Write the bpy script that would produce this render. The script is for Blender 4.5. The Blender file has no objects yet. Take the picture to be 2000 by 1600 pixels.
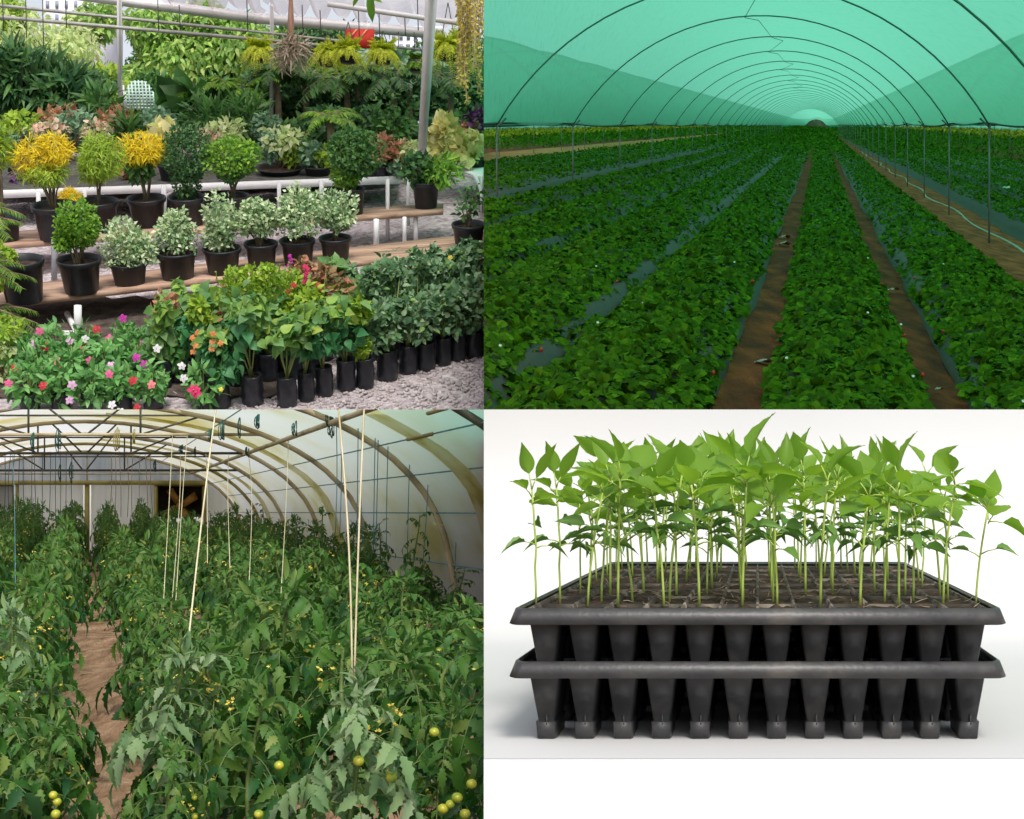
import bpy, bmesh, math, random
import numpy as np
from mathutils import Vector, Matrix

# ------------------------------------------------------------------ camera, sky, sun, exposure
SC = bpy.context.scene
F = 3000.0                      # focal length in photograph pixels; the four plots meet on the camera's axis
cam = bpy.data.cameras.new("camera"); camo = bpy.data.objects.new("camera", cam)
SC.collection.objects.link(camo); SC.camera = camo
camo.location = (0, 0, 0); camo.rotation_euler = (math.radians(90), 0, 0)
cam.sensor_width = 36.0; cam.lens = 36.0 * F / 2000.0
cam.shift_x = 55.0 / 2000.0; cam.shift_y = 0.0
cam.clip_start = 0.05; cam.clip_end = 6000
SUN_EL, SUN_AZ = math.radians(50), math.radians(172)   # azimuth clockwise from +Y: behind the camera
w = bpy.data.worlds.new("World"); SC.world = w; w.use_nodes = True
wn = w.node_tree.nodes; wl = w.node_tree.links
sky = wn.new("ShaderNodeTexSky"); sky.sky_type = 'NISHITA'; sky.sun_disc = False
sky.sun_elevation = SUN_EL; sky.sun_rotation = SUN_AZ
sky.air_density = 1.0; sky.dust_density = 3.0; sky.ozone_density = 1.0
bg = wn["Background"]; bg.inputs[1].default_value = 0.15
hsv = wn.new("ShaderNodeHueSaturation"); hsv.inputs["Saturation"].default_value = 0.3   # bright overcast
wl.new(sky.outputs[0], hsv.inputs["Color"]); wl.new(hsv.outputs[0], bg.inputs[0])
sl = bpy.data.lights.new("sun", 'SUN'); sl.energy = 2.0; sl.angle = math.radians(12); sl.color = (1.0, 0.95, 0.87)
so = bpy.data.objects.new("sun", sl); SC.collection.objects.link(so)
sd = Vector((math.sin(SUN_AZ) * math.cos(SUN_EL), math.cos(SUN_AZ) * math.cos(SUN_EL), math.sin(SUN_EL)))
so.rotation_euler = sd.to_track_quat('Z', 'Y').to_euler()
SC.view_settings.view_transform = 'Standard'; SC.view_settings.look = 'None'
SC.view_settings.exposure = 0.35; SC.view_settings.gamma = 1.0; SC.view_settings.use_curve_mapping = False
SC.cycles.max_bounces = 8; SC.cycles.diffuse_bounces = 4; SC.cycles.transmission_bounces = 6
SC.cycles.transparent_max_bounces = 12; SC.cycles.sample_clamp_indirect = 6.0
SC.cycles.use_denoising = True

rng = np.random.default_rng(7)
random.seed(7)
COL = SC.collection

# ------------------------------------------------------------------ helpers
def P(px, py, Y):
    """point seen at photograph pixel (px, py) at depth Y"""
    return np.array([(px - 945.0) * Y / F, Y, (800.0 - py) * Y / F])

class Plane:
    def __init__(s, a, b, c):
        a, b, c = P(*a), P(*b), P(*c)
        n = np.cross(b - a, c - a); s.n = n / np.linalg.norm(n); s.p = a
    def hit(s, px, py):
        d = P(px, py, 1.0)
        return d * (np.dot(s.n, s.p) / np.dot(s.n, d))

QUAD = [None]
OBJS = []          # (object, quadrant)

class MB:
    """collects vertices and faces, then links them as one mesh"""
    def __init__(s): s.v = []; s.f = []; s.n = 0
    def add(s, V, Fs):
        V = np.asarray(V, float).reshape(-1, 3)
        for f in Fs:
            f = np.asarray(f, int)
            if f.size: s.f.append(f + s.n)
        s.v.append(V); s.n += len(V)
        return s
    def mesh(s, name, mat, smooth=False):
        V = np.concatenate(s.v) if s.v else np.zeros((0, 3))
        me = bpy.data.meshes.new(name)
        me.vertices.add(len(V)); me.vertices.foreach_set("co", V.ravel())
        loops = [f.ravel() for f in s.f]; tot = [np.full(len(f), f.shape[1]) for f in s.f]
        if loops:
            L = np.concatenate(loops); T = np.concatenate(tot)
            me.loops.add(len(L)); me.loops.foreach_set("vertex_index", L.astype(np.int32))
            me.polygons.add(len(T))
            st = np.concatenate([[0], np.cumsum(T)[:-1]])
            me.polygons.foreach_set("loop_start", st.astype(np.int32))
            try: me.polygons.foreach_set("loop_total", T.astype(np.int32))
            except Exception: pass
            if smooth: me.polygons.foreach_set("use_smooth", np.ones(len(T), bool))
        me.update(calc_edges=True); me.validate()
        if mat: me.materials.append(mat)
        return me

def link(name, me, parent=None, loc=None, rot=None, scale=None):
    o = bpy.data.objects.new(name, me); COL.objects.link(o)
    if parent: o.parent = parent
    if loc is not None: o.location = Vector([float(x) for x in loc])
    if rot is not None: o.rotation_euler = rot if not isinstance(rot, (int, float)) else (0, 0, rot)
    if scale is not None: o.scale = (scale,) * 3 if isinstance(scale, (int, float)) else scale
    OBJS.append((o, QUAD[0]))
    return o

def tag(o, label=None, cat=None, group=None, kind=None):
    if label: o["label"] = label
    if cat: o["category"] = cat
    if group: o["group"] = group
    if kind: o["kind"] = kind
    return o

def thing(name, label, cat, loc=(0, 0, 0), rot=None, scale=None, group=None):
    return tag(link(name, None, None, loc, rot, scale), label, cat, group)

def part(name, mb, mat, parent, smooth=False, loc=None):
    return link(name, mb.mesh(name, mat, smooth), parent, loc)

def spawn(name, label, cat, proto, loc, scale=1.0, rot=0.0, group=None):
    """a copy of a prototype: proto = [(part name, mesh, [sub-parts])]"""
    t = thing(name, label, cat, loc, rot, scale, group)
    for pn, me, subs in proto:
        c = link(pn, me, t)
        for sn, sme in subs: link(sn, sme, c)
    return t

def norm(a): return a / np.maximum(np.linalg.norm(a, axis=-1, keepdims=True), 1e-9)

# ---- basic solids
def box(mb, c, s, rz=0.0):
    x, y, z = np.array(s) / 2.0
    V = np.array([[-x,-y,-z],[x,-y,-z],[x,y,-z],[-x,y,-z],[-x,-y,z],[x,-y,z],[x,y,z],[-x,y,z]])
    if rz:
        cr, sr = math.cos(rz), math.sin(rz); V = V @ np.array([[cr, sr, 0], [-sr, cr, 0], [0, 0, 1]])
    mb.add(V + np.array(c), [[[0,3,2,1],[4,5,6,7],[0,1,5,4],[1,2,6,5],[2,3,7,6],[3,0,4,7]]])

def hexa(mb, bot, top):
    """a solid from four bottom and four top corners, in the same order"""
    mb.add(np.vstack([bot, top]), [[[0,3,2,1],[4,5,6,7],[0,1,5,4],[1,2,6,5],[2,3,7,6],[3,0,4,7]]])

def tube(mb, pts, r, n=6, cap=True):
    pts = np.asarray(pts, float); m = len(pts); r = np.broadcast_to(np.asarray(r, float), (m,))
    t = np.gradient(pts, axis=0); t = norm(t)
    up = np.array([0.0, 0, 1]) if abs(t[:, 2]).mean() < 0.8 else np.array([1.0, 0, 0])
    a = norm(np.cross(t, up)); b = np.cross(t, a)
    an = np.arange(n) * 2 * math.pi / n
    V = pts[:, None] + r[:, None, None] * (np.cos(an)[None, :, None] * a[:, None] + np.sin(an)[None, :, None] * b[:, None])
    i = np.arange(m - 1)[:, None] * n; j = np.arange(n)[None]; k = (j + 1) % n
    Q = np.stack([i + j, i + k, i + n + k, i + n + j], -1).reshape(-1, 4)
    fs = [Q]
    if cap: fs += [np.arange(n)[None, ::-1], (np.arange(n) + (m - 1) * n)[None]]
    mb.add(V.reshape(-1, 3), fs)

def lathe(mb, prof, n=24, c=(0, 0, 0), wob=0.0):
    prof = np.asarray(prof, float); m = len(prof); an = np.arange(n) * 2 * math.pi / n
    rr = prof[:, 0][:, None] * (1 + wob * rng.normal(size=(m, n)))
    V = np.stack([rr * np.cos(an), rr * np.sin(an), np.repeat(prof[:, 1][:, None], n, 1)], -1).reshape(-1, 3) + np.array(c)
    i = np.arange(m - 1)[:, None] * n; j = np.arange(n)[None]; k = (j + 1) % n
    mb.add(V, [np.stack([i + j, i + k, i + n + k, i + n + j], -1).reshape(-1, 4)])

def disc(mb, r, z, n=24, c=(0, 0, 0), bump=0.0):
    an = np.arange(n) * 2 * math.pi / n; V = [[0, 0, z + bump]]
    for rr, bz in ((r * .5, bump * .7), (r, 0)):
        V += [[rr * math.cos(x), rr * math.sin(x), z + bz * (0.6 + .8 * rng.random())] for x in an]
    j = np.arange(n); k = (j + 1) % n
    mb.add(np.array(V) + np.array(c), [np.stack([np.zeros(n, int), 1 + j, 1 + k], -1), np.stack([1 + j, 1 + n + j, 1 + n + k, 1 + k], -1)])

def ball(mb, c, r, n=10, m=7, sq=1.0):
    th = np.linspace(0.001, math.pi - .001, m)
    prof = np.stack([np.sin(th) * r, -np.cos(th) * r * sq], 1)
    lathe(mb, prof, n, c)

def sheet(mb, G):
    """grid of points (m, n, 3)"""
    m, n = G.shape[:2]; i = np.arange(m - 1)[:, None] * n; j = np.arange(n - 1)[None]
    mb.add(G.reshape(-1, 3), [np.stack([i + j, i + j + 1, i + n + j + 1, i + n + j], -1).reshape(-1, 4)])

# ---- leaf templates: length 1 along +Y, face up +Z
def leaf_t(ts, ws, fold=0.25, curl=0.25):
    V = []; Fq = []
    for t, wd in zip(ts, ws):
        z = -curl * t * t
        V += [[-wd, t, z + fold * wd], [0, t, z], [wd, t, z + fold * wd]]
    for i in range(len(ts) - 1):
        a = 3 * i; Fq += [[a, a + 1, a + 4, a + 3], [a + 1, a + 2, a + 5, a + 4]]
    return np.array(V, float), [np.array(Fq)]
def leaf5(ts, ws, cup=.2, curl=.25, wave=.02):
    V = []; Fq = []
    for i, (t, wd) in enumerate(zip(ts, ws)):
        for x in (-1, -.55, 0, .55, 1):
            V.append([wd * x, t, -curl * t * t + cup * wd * x * x - (.03 * wd if x == 0 else 0) + wave * (abs(x) > .6) * (1 if i % 2 else -1) * (1 if x > 0 else -1)])
    for i in range(len(ts) - 1):
        for j in range(4): a = 5 * i + j; Fq.append([a, a + 1, a + 6, a + 5])
    return np.array(V, float), [np.array(Fq)]
T_DIA = (np.array([[0, 0, 0], [-.3, .45, .06], [0, 1, -.1], [.3, .45, .06], [0, .45, 0.0]]), [np.array([[0, 4, 1], [4, 2, 1], [0, 3, 4], [4, 3, 2]])])
T_OV = leaf_t([0, .12, .35, .62, .85, 1], [.02, .2, .3, .24, .1, .0], .35, .3)
T_LAN = leaf_t([0, .2, .5, .8, 1], [.01, .11, .14, .08, 0], .4, .35)
T_STRAP = leaf_t([0, .35, .7, 1], [.035, .05, .04, 0], .3, .45)
T_HEART = leaf_t([-.12, .0, .2, .5, .8, 1], [.16, .36, .46, .36, .13, 0], .25, .3)
T_LOBE = leaf_t([0, .10, .2, .3, .38, .5, .58, .72, .8, 1], [.02, .15, .12, .25, .17, .25, .15, .17, .08, 0], .4, .5)
T_ROUND = leaf_t([0, .1, .3, .55, .8, .95, 1], [.03, .2, .38, .45, .38, .2, .08], .22, .28)
T_NEED = leaf_t([0, .5, 1], [.02, .03, 0], .2, .2)
T_TOOTH = leaf_t([0, .1, .22, .3, .42, .5, .62, .7, .82, .88, 1], [.03, .2, .34, .32, .45, .41, .46, .38, .33, .22, .05], .25, .3)
def tri_leaf(base):
    V, Fs = [], []; n = 0
    for ang, sc in ((0, 1.0), (1.25, .92), (-1.25, .92)):
        v, f = base; c, s_ = math.cos(ang), math.sin(ang)
        vv = v * sc; vv = np.stack([vv[:, 0] * c - vv[:, 1] * s_, vv[:, 0] * s_ + vv[:, 1] * c, vv[:, 2]], 1)
        V.append(vv); Fs += [x + n for x in f]; n += len(v)
    return np.vstack(V), Fs
T_TRI = tri_leaf(T_TOOTH); T_TRID = tri_leaf((T_DIA[0] * np.array([1.45, 1, 1]), T_DIA[1]))

def scatter(mb, T, pos, d, nrm, s, wf=1.0):
    """one leaf of template T at each pos, along d, facing nrm"""
    pos = np.asarray(pos, float); N = len(pos)
    if N == 0: return
    d = norm(d); x = norm(np.cross(d, nrm)); z = np.cross(x, d)
    s = np.broadcast_to(np.asarray(s, float), (N,)); wf = np.broadcast_to(np.asarray(wf, float), (N,))
    v, fs = T; k = len(v)
    V = pos[:, None] + s[:, None, None] * (v[None, :, 0, None] * (x * wf[:, None])[:, None] + v[None, :, 1, None] * d[:, None] + v[None, :, 2, None] * z[:, None])
    off = (np.arange(N) * k)[:, None, None]
    mb.add(V.reshape(-1, 3), [(f[None] + off).reshape(-1, f.shape[1]) for f in fs])

def rdir(n):
    return norm(rng.normal(size=(n, 3)))

def crown(mb, T, n, rx, rz, ls, c=(0, 0, 0), shell=.55, lump=.3, out=1.0, jit=.8, lift=.2, ry=None, flat=-1.0, wf=1.0):
    """leaves through a lumpy ellipsoid"""
    ry = rx if ry is None else ry
    u = rdir(n); lob = rdir(9); la = rng.uniform(-1, 1, 9)
    r = (shell + (1 - shell) * rng.random(n) ** .6)
    nz = (np.maximum(0, u @ lob.T) ** 3 * la).sum(1)
    r = r * (1 + lump * nz)
    p = u * r[:, None]; p = p[p[:, 2] > flat]; u = u[: len(p)] if False else norm(p)
    q = p * np.array([rx, ry, rz])
    d = u * out + rng.normal(size=u.shape) * jit + np.array([0, 0, lift])
    nn = u * .7 + rng.normal(size=u.shape) * .5 + np.array([0, -.25, .6])
    scatter(mb, T, q + np.array(c), d, nn, ls * rng.uniform(.65, 1.3, len(q)), wf)

def fronds(mb, n, L, droop, leaflets, ll, c=(0, 0, 0), up=.8, T=T_LAN, spread=1.0, ll_tip=.35, rr=.006, stems=None, az=None):
    """arching fronds with leaflets in two ranks"""
    for i in range(n):
        a = (i + rng.random() * .7) * 2 * math.pi / n if az is None else rng.uniform(*az)
        e = up * rng.uniform(.6, 1.25); l = L * rng.uniform(.75, 1.15)
        h = np.array([math.cos(a), math.sin(a), 0]) * spread
        t = np.linspace(0, 1, leaflets)
        pts = np.array(c) + l * (t[:, None] * h + (e * t - droop * t ** 2)[:, None] * np.array([0, 0, 1.0]))
        tg = norm(np.gradient(pts, axis=0)); side = norm(np.cross(tg, [0, 0, 1.0])); up_ = np.cross(side, tg)
        sz = ll * np.interp(t, [0, .15, .5, 1], [.3, .9, 1, ll_tip]) * rng.uniform(.85, 1.15, leaflets)
        for sg in (-1, 1):
            dd = side * sg + tg * .55 + up_ * -.15 + rng.normal(size=tg.shape) * .1
            scatter(mb, T, pts, dd, up_ + rng.normal(size=tg.shape) * .2, sz)
        if stems is not None: tube(stems, pts, np.linspace(rr, rr * .3, leaflets), 4, False)

# ------------------------------------------------------------------ materials
def ntree(name):
    m = bpy.data.materials.new(name); m.use_nodes = True
    nt = m.node_tree; return m, nt, nt.nodes["Principled BSDF"], nt.nodes["Material Output"]

def ramp(nt, cols):
    r = nt.nodes.new("ShaderNodeValToRGB"); el = r.color_ramp.elements
    n = len(cols)
    while len(el) < n: el.new(0.5)
    for i, c in enumerate(cols):
        el[i].position = i / max(1, n - 1); el[i].color = (*c, 1)
    return r

def leaf_mat(name, cols, trans=.35, rough=.5, tcol=None, spec=.4):
    m, nt, b, out = ntree(name)
    g = nt.nodes.new("ShaderNodeNewGeometry"); r = ramp(nt, cols)
    nt.links.new(g.outputs["Random Per Island"], r.inputs[0])
    tc = nt.nodes.new("ShaderNodeTexCoord"); nz = nt.nodes.new("ShaderNodeTexNoise"); nz.inputs["Scale"].default_value = 6.0
    nt.links.new(tc.outputs["Object"], nz.inputs["Vector"])
    hs = nt.nodes.new("ShaderNodeHueSaturation")
    mr = nt.nodes.new("ShaderNodeMapRange"); mr.inputs[1].default_value = .3; mr.inputs[2].default_value = .7; mr.inputs[3].default_value = .8; mr.inputs[4].default_value = 1.2
    nt.links.new(nz.outputs[0], mr.inputs[0]); nt.links.new(mr.outputs[0], hs.inputs["Value"])
    nt.links.new(r.outputs[0], hs.inputs["Color"])
    nt.links.new(hs.outputs[0], b.inputs["Base Color"]); b.inputs["Roughness"].default_value = rough
    b.inputs["Specular IOR Level"].default_value = spec
    t = nt.nodes.new("ShaderNodeBsdfTranslucent"); mx = nt.nodes.new("ShaderNodeMixShader"); mx.inputs[0].default_value = trans
    if tcol:
        mc = nt.nodes.new("ShaderNodeMix"); mc.data_type = 'RGBA'; mc.blend_type = 'MULTIPLY'; mc.inputs[0].default_value = 1
        nt.links.new(hs.outputs[0], mc.inputs[6]); mc.inputs[7].default_value = (*tcol, 1); nt.links.new(mc.outputs[2], t.inputs[0])
    else: nt.links.new(hs.outputs[0], t.inputs[0])
    nt.links.new(b.outputs[0], mx.inputs[1]); nt.links.new(t.outputs[0], mx.inputs[2]); nt.links.new(mx.outputs[0], out.inputs[0])
    return m

def noise_mat(name, cols, scale=5.0, rough=.8, bump=0.0, bscale=None, detail=6, spec=.3, kind='noise', stretch=None, metal=0.0, bdist=.02):
    m, nt, b, out = ntree(name)
    tc = nt.nodes.new("ShaderNodeTexCoord"); src = tc.outputs["Object"]
    if stretch:
        mp = nt.nodes.new("ShaderNodeMapping"); mp.inputs["Scale"].default_value = stretch
        nt.links.new(src, mp.inputs[0]); src = mp.outputs[0]
    if kind == 'voronoi':
        n1 = nt.nodes.new("ShaderNodeTexVoronoi"); n1.inputs["Scale"].default_value = scale; fac = n1.outputs["Color"]
    else:
        n1 = nt.nodes.new("ShaderNodeTexNoise"); n1.inputs["Scale"].default_value = scale; n1.inputs["Detail"].default_value = detail; fac = n1.outputs[0]
    nt.links.new(src, n1.inputs["Vector"])
    r = ramp(nt, cols)
    if kind != 'voronoi':
        el = r.color_ramp.elements; n = len(cols)
        for i in range(n): el[i].position = .3 + .4 * i / max(1, n - 1)
    nt.links.new(fac, r.inputs[0]); nt.links.new(r.outputs[0], b.inputs["Base Color"])
    b.inputs["Roughness"].default_value = rough; b.inputs["Specular IOR Level"].default_value = spec; b.inputs["Metallic"].default_value = metal
    if bump:
        n2 = nt.nodes.new("ShaderNodeTexVoronoi" if kind == 'voronoi' else "ShaderNodeTexNoise"); n2.inputs["Scale"].default_value = bscale or scale
        nt.links.new(src, n2.inputs["Vector"])
        bp = nt.nodes.new("ShaderNodeBump"); bp.inputs["Strength"].default_value = bump; bp.inputs["Distance"].default_value = bdist
        nt.links.new(n2.outputs[0], bp.inputs["Height"]); nt.links.new(bp.outputs[0], b.inputs["Normal"])
    return m

def film_mat(name, cols, scale, trans, diff, transp, stretch=(1, 1, 1), tint=(1, 1, 1), rough=None):
    """thin sheet: part see-through, part glowing with what falls on its other side, part matt"""
    m, nt, b, out = ntree(name); nt.nodes.remove(b)
    tc = nt.nodes.new("ShaderNodeTexCoord"); mp = nt.nodes.new("ShaderNodeMapping"); mp.inputs["Scale"].default_value = stretch
    nz = nt.nodes.new("ShaderNodeTexNoise"); nz.inputs["Scale"].default_value = scale; nz.inputs["Detail"].default_value = 5
    nt.links.new(tc.outputs["Object"], mp.inputs[0]); nt.links.new(mp.outputs[0], nz.inputs["Vector"])
    r = ramp(nt, cols); n = len(cols)
    for i in range(n): r.color_ramp.elements[i].position = .32 + .36 * i / max(1, n - 1)
    nt.links.new(nz.outputs[0], r.inputs[0])
    d = nt.nodes.new("ShaderNodeBsdfDiffuse"); t = nt.nodes.new("ShaderNodeBsdfTranslucent"); tr = nt.nodes.new("ShaderNodeBsdfTransparent")
    nt.links.new(r.outputs[0], d.inputs[0]); nt.links.new(r.outputs[0], t.inputs[0]); tr.inputs[0].default_value = (*tint, 1)
    m1 = nt.nodes.new("ShaderNodeMixShader"); m1.inputs[0].default_value = trans / (trans + diff)
    nt.links.new(d.outputs[0], m1.inputs[1]); nt.links.new(t.outputs[0], m1.inputs[2])
    m2 = nt.nodes.new("ShaderNodeMixShader"); m2.inputs[0].default_value = transp
    nt.links.new(m1.outputs[0], m2.inputs[1]); nt.links.new(tr.outputs[0], m2.inputs[2]); nt.links.new(m2.outputs[0], out.inputs[0])
    return m

M = {}
M['white_metal'] = noise_mat('white_metal', [(.72,.71,.72), (.84,.83,.84)], 3, .45, 0)
M['black_plastic'] = noise_mat('black_plastic', [(.012,.013,.017), (.03,.032,.04)], 4, .42, .08, 30, spec=.4)
M['tray_plastic'] = noise_mat('tray_plastic', [(.02,.02,.022), (.036,.035,.037), (.043,.042,.042), (.08,.073,.066)], 22, .42, .05, 90, spec=.45)
M['black_bag'] = noise_mat('black_bag', [(.008,.009,.013), (.028,.03,.04)], 3, .35, .5, 6, spec=.5, bdist=.05)
M['soil'] = noise_mat('soil', [(.012,.008,.005), (.05,.03,.02), (.1,.055,.03)], 9, .95, .6, 25)
M['bark'] = noise_mat('bark', [(.12,.09,.06), (.28,.22,.15)], 6, .9, .3, 20)
M['green_stem'] = noise_mat('green_stem', [(.16,.22,.06), (.3,.36,.12)], 5, .6)

# ================================================================== base ground under everything
M['base_ground'] = noise_mat('base_ground', [(.16,.13,.1), (.24,.2,.16)], .3, .95)
QUAD[0] = None
mb = MB(); sheet(mb, np.array([[[x, y, -4.0] for x in (-3000, -60, 60, 3000)] for y in (-3000, -40, 300, 4500)], float))
tag(link('base_terrain', mb.mesh('base_terrain', M['base_ground'])), kind='structure')

# ================================================================== SEEDLING TRAYS ON THE WHITE SWEEP
QUAD[0] = 'BR'
def B(a, b, t):
    Y = 1.66 + np.asarray(t, float)
    return np.stack(np.broadcast_arrays(np.asarray(a, float) + 535 / F * Y, Y, np.asarray(b, float) - 160 / F * Y), -1)
M['sweep'] = noise_mat('sweep', [(.57,.57,.575), (.60,.60,.60)], 2, .8)
M['plinth'] = noise_mat('plinth', [(.93,.93,.93), (.96,.96,.96)], 2, .6)
# seamless paper: table, curve, upright back, its top edge level with the eye
prof = [(1.581, -.2752), (2.0, -.2752), (2.75, -.2752)]
R = .42
for i in range(1, 13):
    a = i / 12 * math.pi / 2; prof.append((2.75 + R * math.sin(a), -.2752 + R * (1 - math.cos(a))))
pts = np.array([[Y, b - 160 / F * Y] for Y, b in prof] + [[3.17, 0.0]])
G = np.array([[[x, y, z] for x in np.linspace(0, 1.45, 6)] for y, z in pts])
mb = MB(); sheet(mb, G)
tag(link('paper_backdrop', mb.mesh('paper_backdrop', M['sweep'], True)), kind='structure')
zt = -.2752 - 160 / F * 1.581
mb = MB(); hexa(mb, [[0, 1.5815, -2.2], [1.45, 1.5815, -2.2], [1.45, 3.1, -2.2], [0, 3.1, -2.2]],
                [[0, 1.5815, zt - .0008], [1.45, 1.5815, zt - .0008], [1.45, 3.1, zt - .09], [0, 3.1, zt - .09]])
tag(link('display_table', mb.mesh('display_table', M['plinth'])), 'plain white display table carrying the two stacked black seedling trays', 'table')

NC, NR = 12, 8
PA = .0427; A0 = -.2565; TD = 1.06; PT = TD / NR; T0 = .022
def tray(name, label, b0, filled):
    """b0 = height of the rim's top edge"""
    o = B(0, b0 - .092, .5); o[1] = 1.66 + .5
    t = thing(name, label, 'seedling tray', o, group='stacked seedling trays')
    loc = lambda a, b, tt: B(a, b0 + b, tt) - o
    # rim: an outward-sloping skirt round the tray with a flat lip
    mb = MB()
    W0, W1 = .2655, .271; H = .0175; e = 1.105
    def ring(w, b, t0, t1, r=.012, n=4):
        pts = []
        for cx, cy, a0 in ((-w + r, t0 + r * 2.2, math.pi), (w - r, t0 + r * 2.2, 1.5 * math.pi), (w - r, t1 - r * 2.2, 0), (-w + r, t1 - r * 2.2, .5 * math.pi)):
            for k in range(n + 1):
                x = a0 + k / n * math.pi / 2; pts.append(loc(cx + r * math.cos(x), b, cy + 2.2 * r * math.sin(x)))
        return np.array(pts)
    rings = [ring(.262, -.0045, .012, e - .012), ring(W0 - .003, -.0008, .004, e - .004), ring(W0, -.002, .001, e - .001), ring(W1, -H, -.006, e + .006), ring(W1 - .002, -H - .001, -.004, e + .004), ring(.258, -H + .0035, .016, e - .016)]
    Gr = np.array([np.vstack([q, q[:1]]) for q in rings]); sheet(mb, Gr[:, ::-1])
    part('rim', mb, M['tray_plastic'], t, True)
    def cell(mb, ca, ct):
        hw, hb = (.0181, .0094) if ct < TD - PT else (.0212, .0205); tw, tb = PT * .44, PT * .27
        bz = [-H + .004, -.0722, -.0724, -.091, -.092]
        prof = [(hw, tw), (hb, tb + .006), (hb + .0022, tb + .012), (hb + .0014, tb + .006), (hb - .001, tb)]
        V = []
        for z, (wa, wt) in zip(bz, prof):
            c = .16
            V.append([loc(ca + sx * wa * kx, z, ct + sy * wt * ky) for sx, sy, kx, ky in
                      ((-1,-1,1,1-c),(-1,-1,1-c,1),(1,-1,1-c,1),(1,-1,1,1-c),(1,1,1,1-c),(1,1,1-c,1),(-1,1,1-c,1),(-1,1,1,1-c))])
        V = np.array(V); sheet(mb, np.concatenate([V, V[:, :1]], 1)[:, ::-1])
        mb.add(V[-1], [[[7,6,5,4,3,2,1,0]]])
        box(mb, loc(ca + .001, -.069, ct - tb - .0098), (.0016, .004, .011))      # drainage slit bar
    blk = MB()
    for r in range(NR):
        for c in range(NC):
            ca = A0 + PA * (c + .5) + (rng.normal() * .0006 if r else 0); ct = T0 + PT * (r + .5)
            if r == 0:
                mb = MB(); cell(mb, ca, ct); part('cell', mb, M['tray_plastic'], t)
            else: cell(blk, ca, ct)
    part('cell_block', blk, M['tray_plastic'], t)
    # web plate between the cells
    mb = MB(); zb = -H + .0035
    for c in range(NC + 1):
        a = A0 + PA * c; w_ = .004
        hexa(mb, [loc(a - w_, zb - .001, .016), loc(a + w_, zb - .001, .016), loc(a + w_, zb - .001, e - .016), loc(a - w_, zb - .001, e - .016)],
                 [loc(a - w_ * .3, zb + .0090 * filled, .016), loc(a + w_ * .3, zb + .0090 * filled, .016), loc(a + w_ * .3, zb + .0090 * filled, e - .016), loc(a - w_ * .3, zb + .0090 * filled, e - .016)])
    for r in range(NR + 1):
        tt = T0 + PT * r
        hexa(mb, [loc(A0, zb - .0015, tt - .008), loc(-A0, zb - .0015, tt - .008), loc(-A0, zb - .0015, tt + .008), loc(A0, zb - .0015, tt + .008)],
                 [loc(A0, zb + .0066 * filled, tt - .004), loc(-A0, zb + .0066 * filled, tt - .004), loc(-A0, zb + .0066 * filled, tt + .004), loc(A0, zb + .0066 * filled, tt + .004)])
    part('cell_divider', mb, M['divider'] if filled else M['tray_plastic'], t)
    if filled:
        mb = MB(); nn = 7
        for r in range(NR):
            for c in range(NC):
                ca = A0 + PA * (c + .5); ct = T0 + PT * (r + .5)
                u, v = np.meshgrid(np.linspace(-1, 1, nn), np.linspace(-1, 1, nn))
                z = -.0095 + .0035 * rng.normal(size=u.shape) * .45 - .0015 * (u ** 2 + v ** 2) / 2
                sheet(mb, loc(ca + u * PA * .47, z, ct + v * PT * .49)[:, ::-1])
        part('potting_soil', mb, M['peat'], t)
        mb = MB()
        for k in range(150):                                                     # fibres and bark crumbs
            a = rng.uniform(-.25, .25); tt = rng.uniform(.02, 1.0); L = rng.uniform(.006, .02); an = rng.uniform(0, 6.28)
            p0 = loc(a, -.006, tt); dv = np.array([math.cos(an) * L, math.sin(an) * L * 2.5, rng.uniform(0, .004)])
            tube(mb, [p0, p0 + dv * .5 + rng.normal(size=3) * .001, p0 + dv], .00055, 4)
        part('bark_fibre', mb, M['fibre'], t)['kind'] = 'stuff'
    return t
M['divider'] = noise_mat('divider', [(.02,.018,.017), (.07,.06,.05), (.26,.22,.18)], 24, .8)
M['peat'] = noise_mat('peat', [(.008,.005,.004), (.035,.02,.012), (.1,.05,.03)], 55, .95, .9, 160, bdist=.004)
M['fibre'] = noise_mat('fibre', [(.12,.08,.05), (.35,.26,.18)], 30, .9)
bz_top = (960 - 1187) * 1.66 / F
bz_low = (960 - 1291) * 1.66 / F
tray('seedling_tray', 'black plastic seedling tray filled with soil and pepper seedlings, resting in another tray', bz_top, 1)
tray('seedling_tray', 'empty black plastic tray under the planted one, standing on its cell feet', bz_low, 0)

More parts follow.
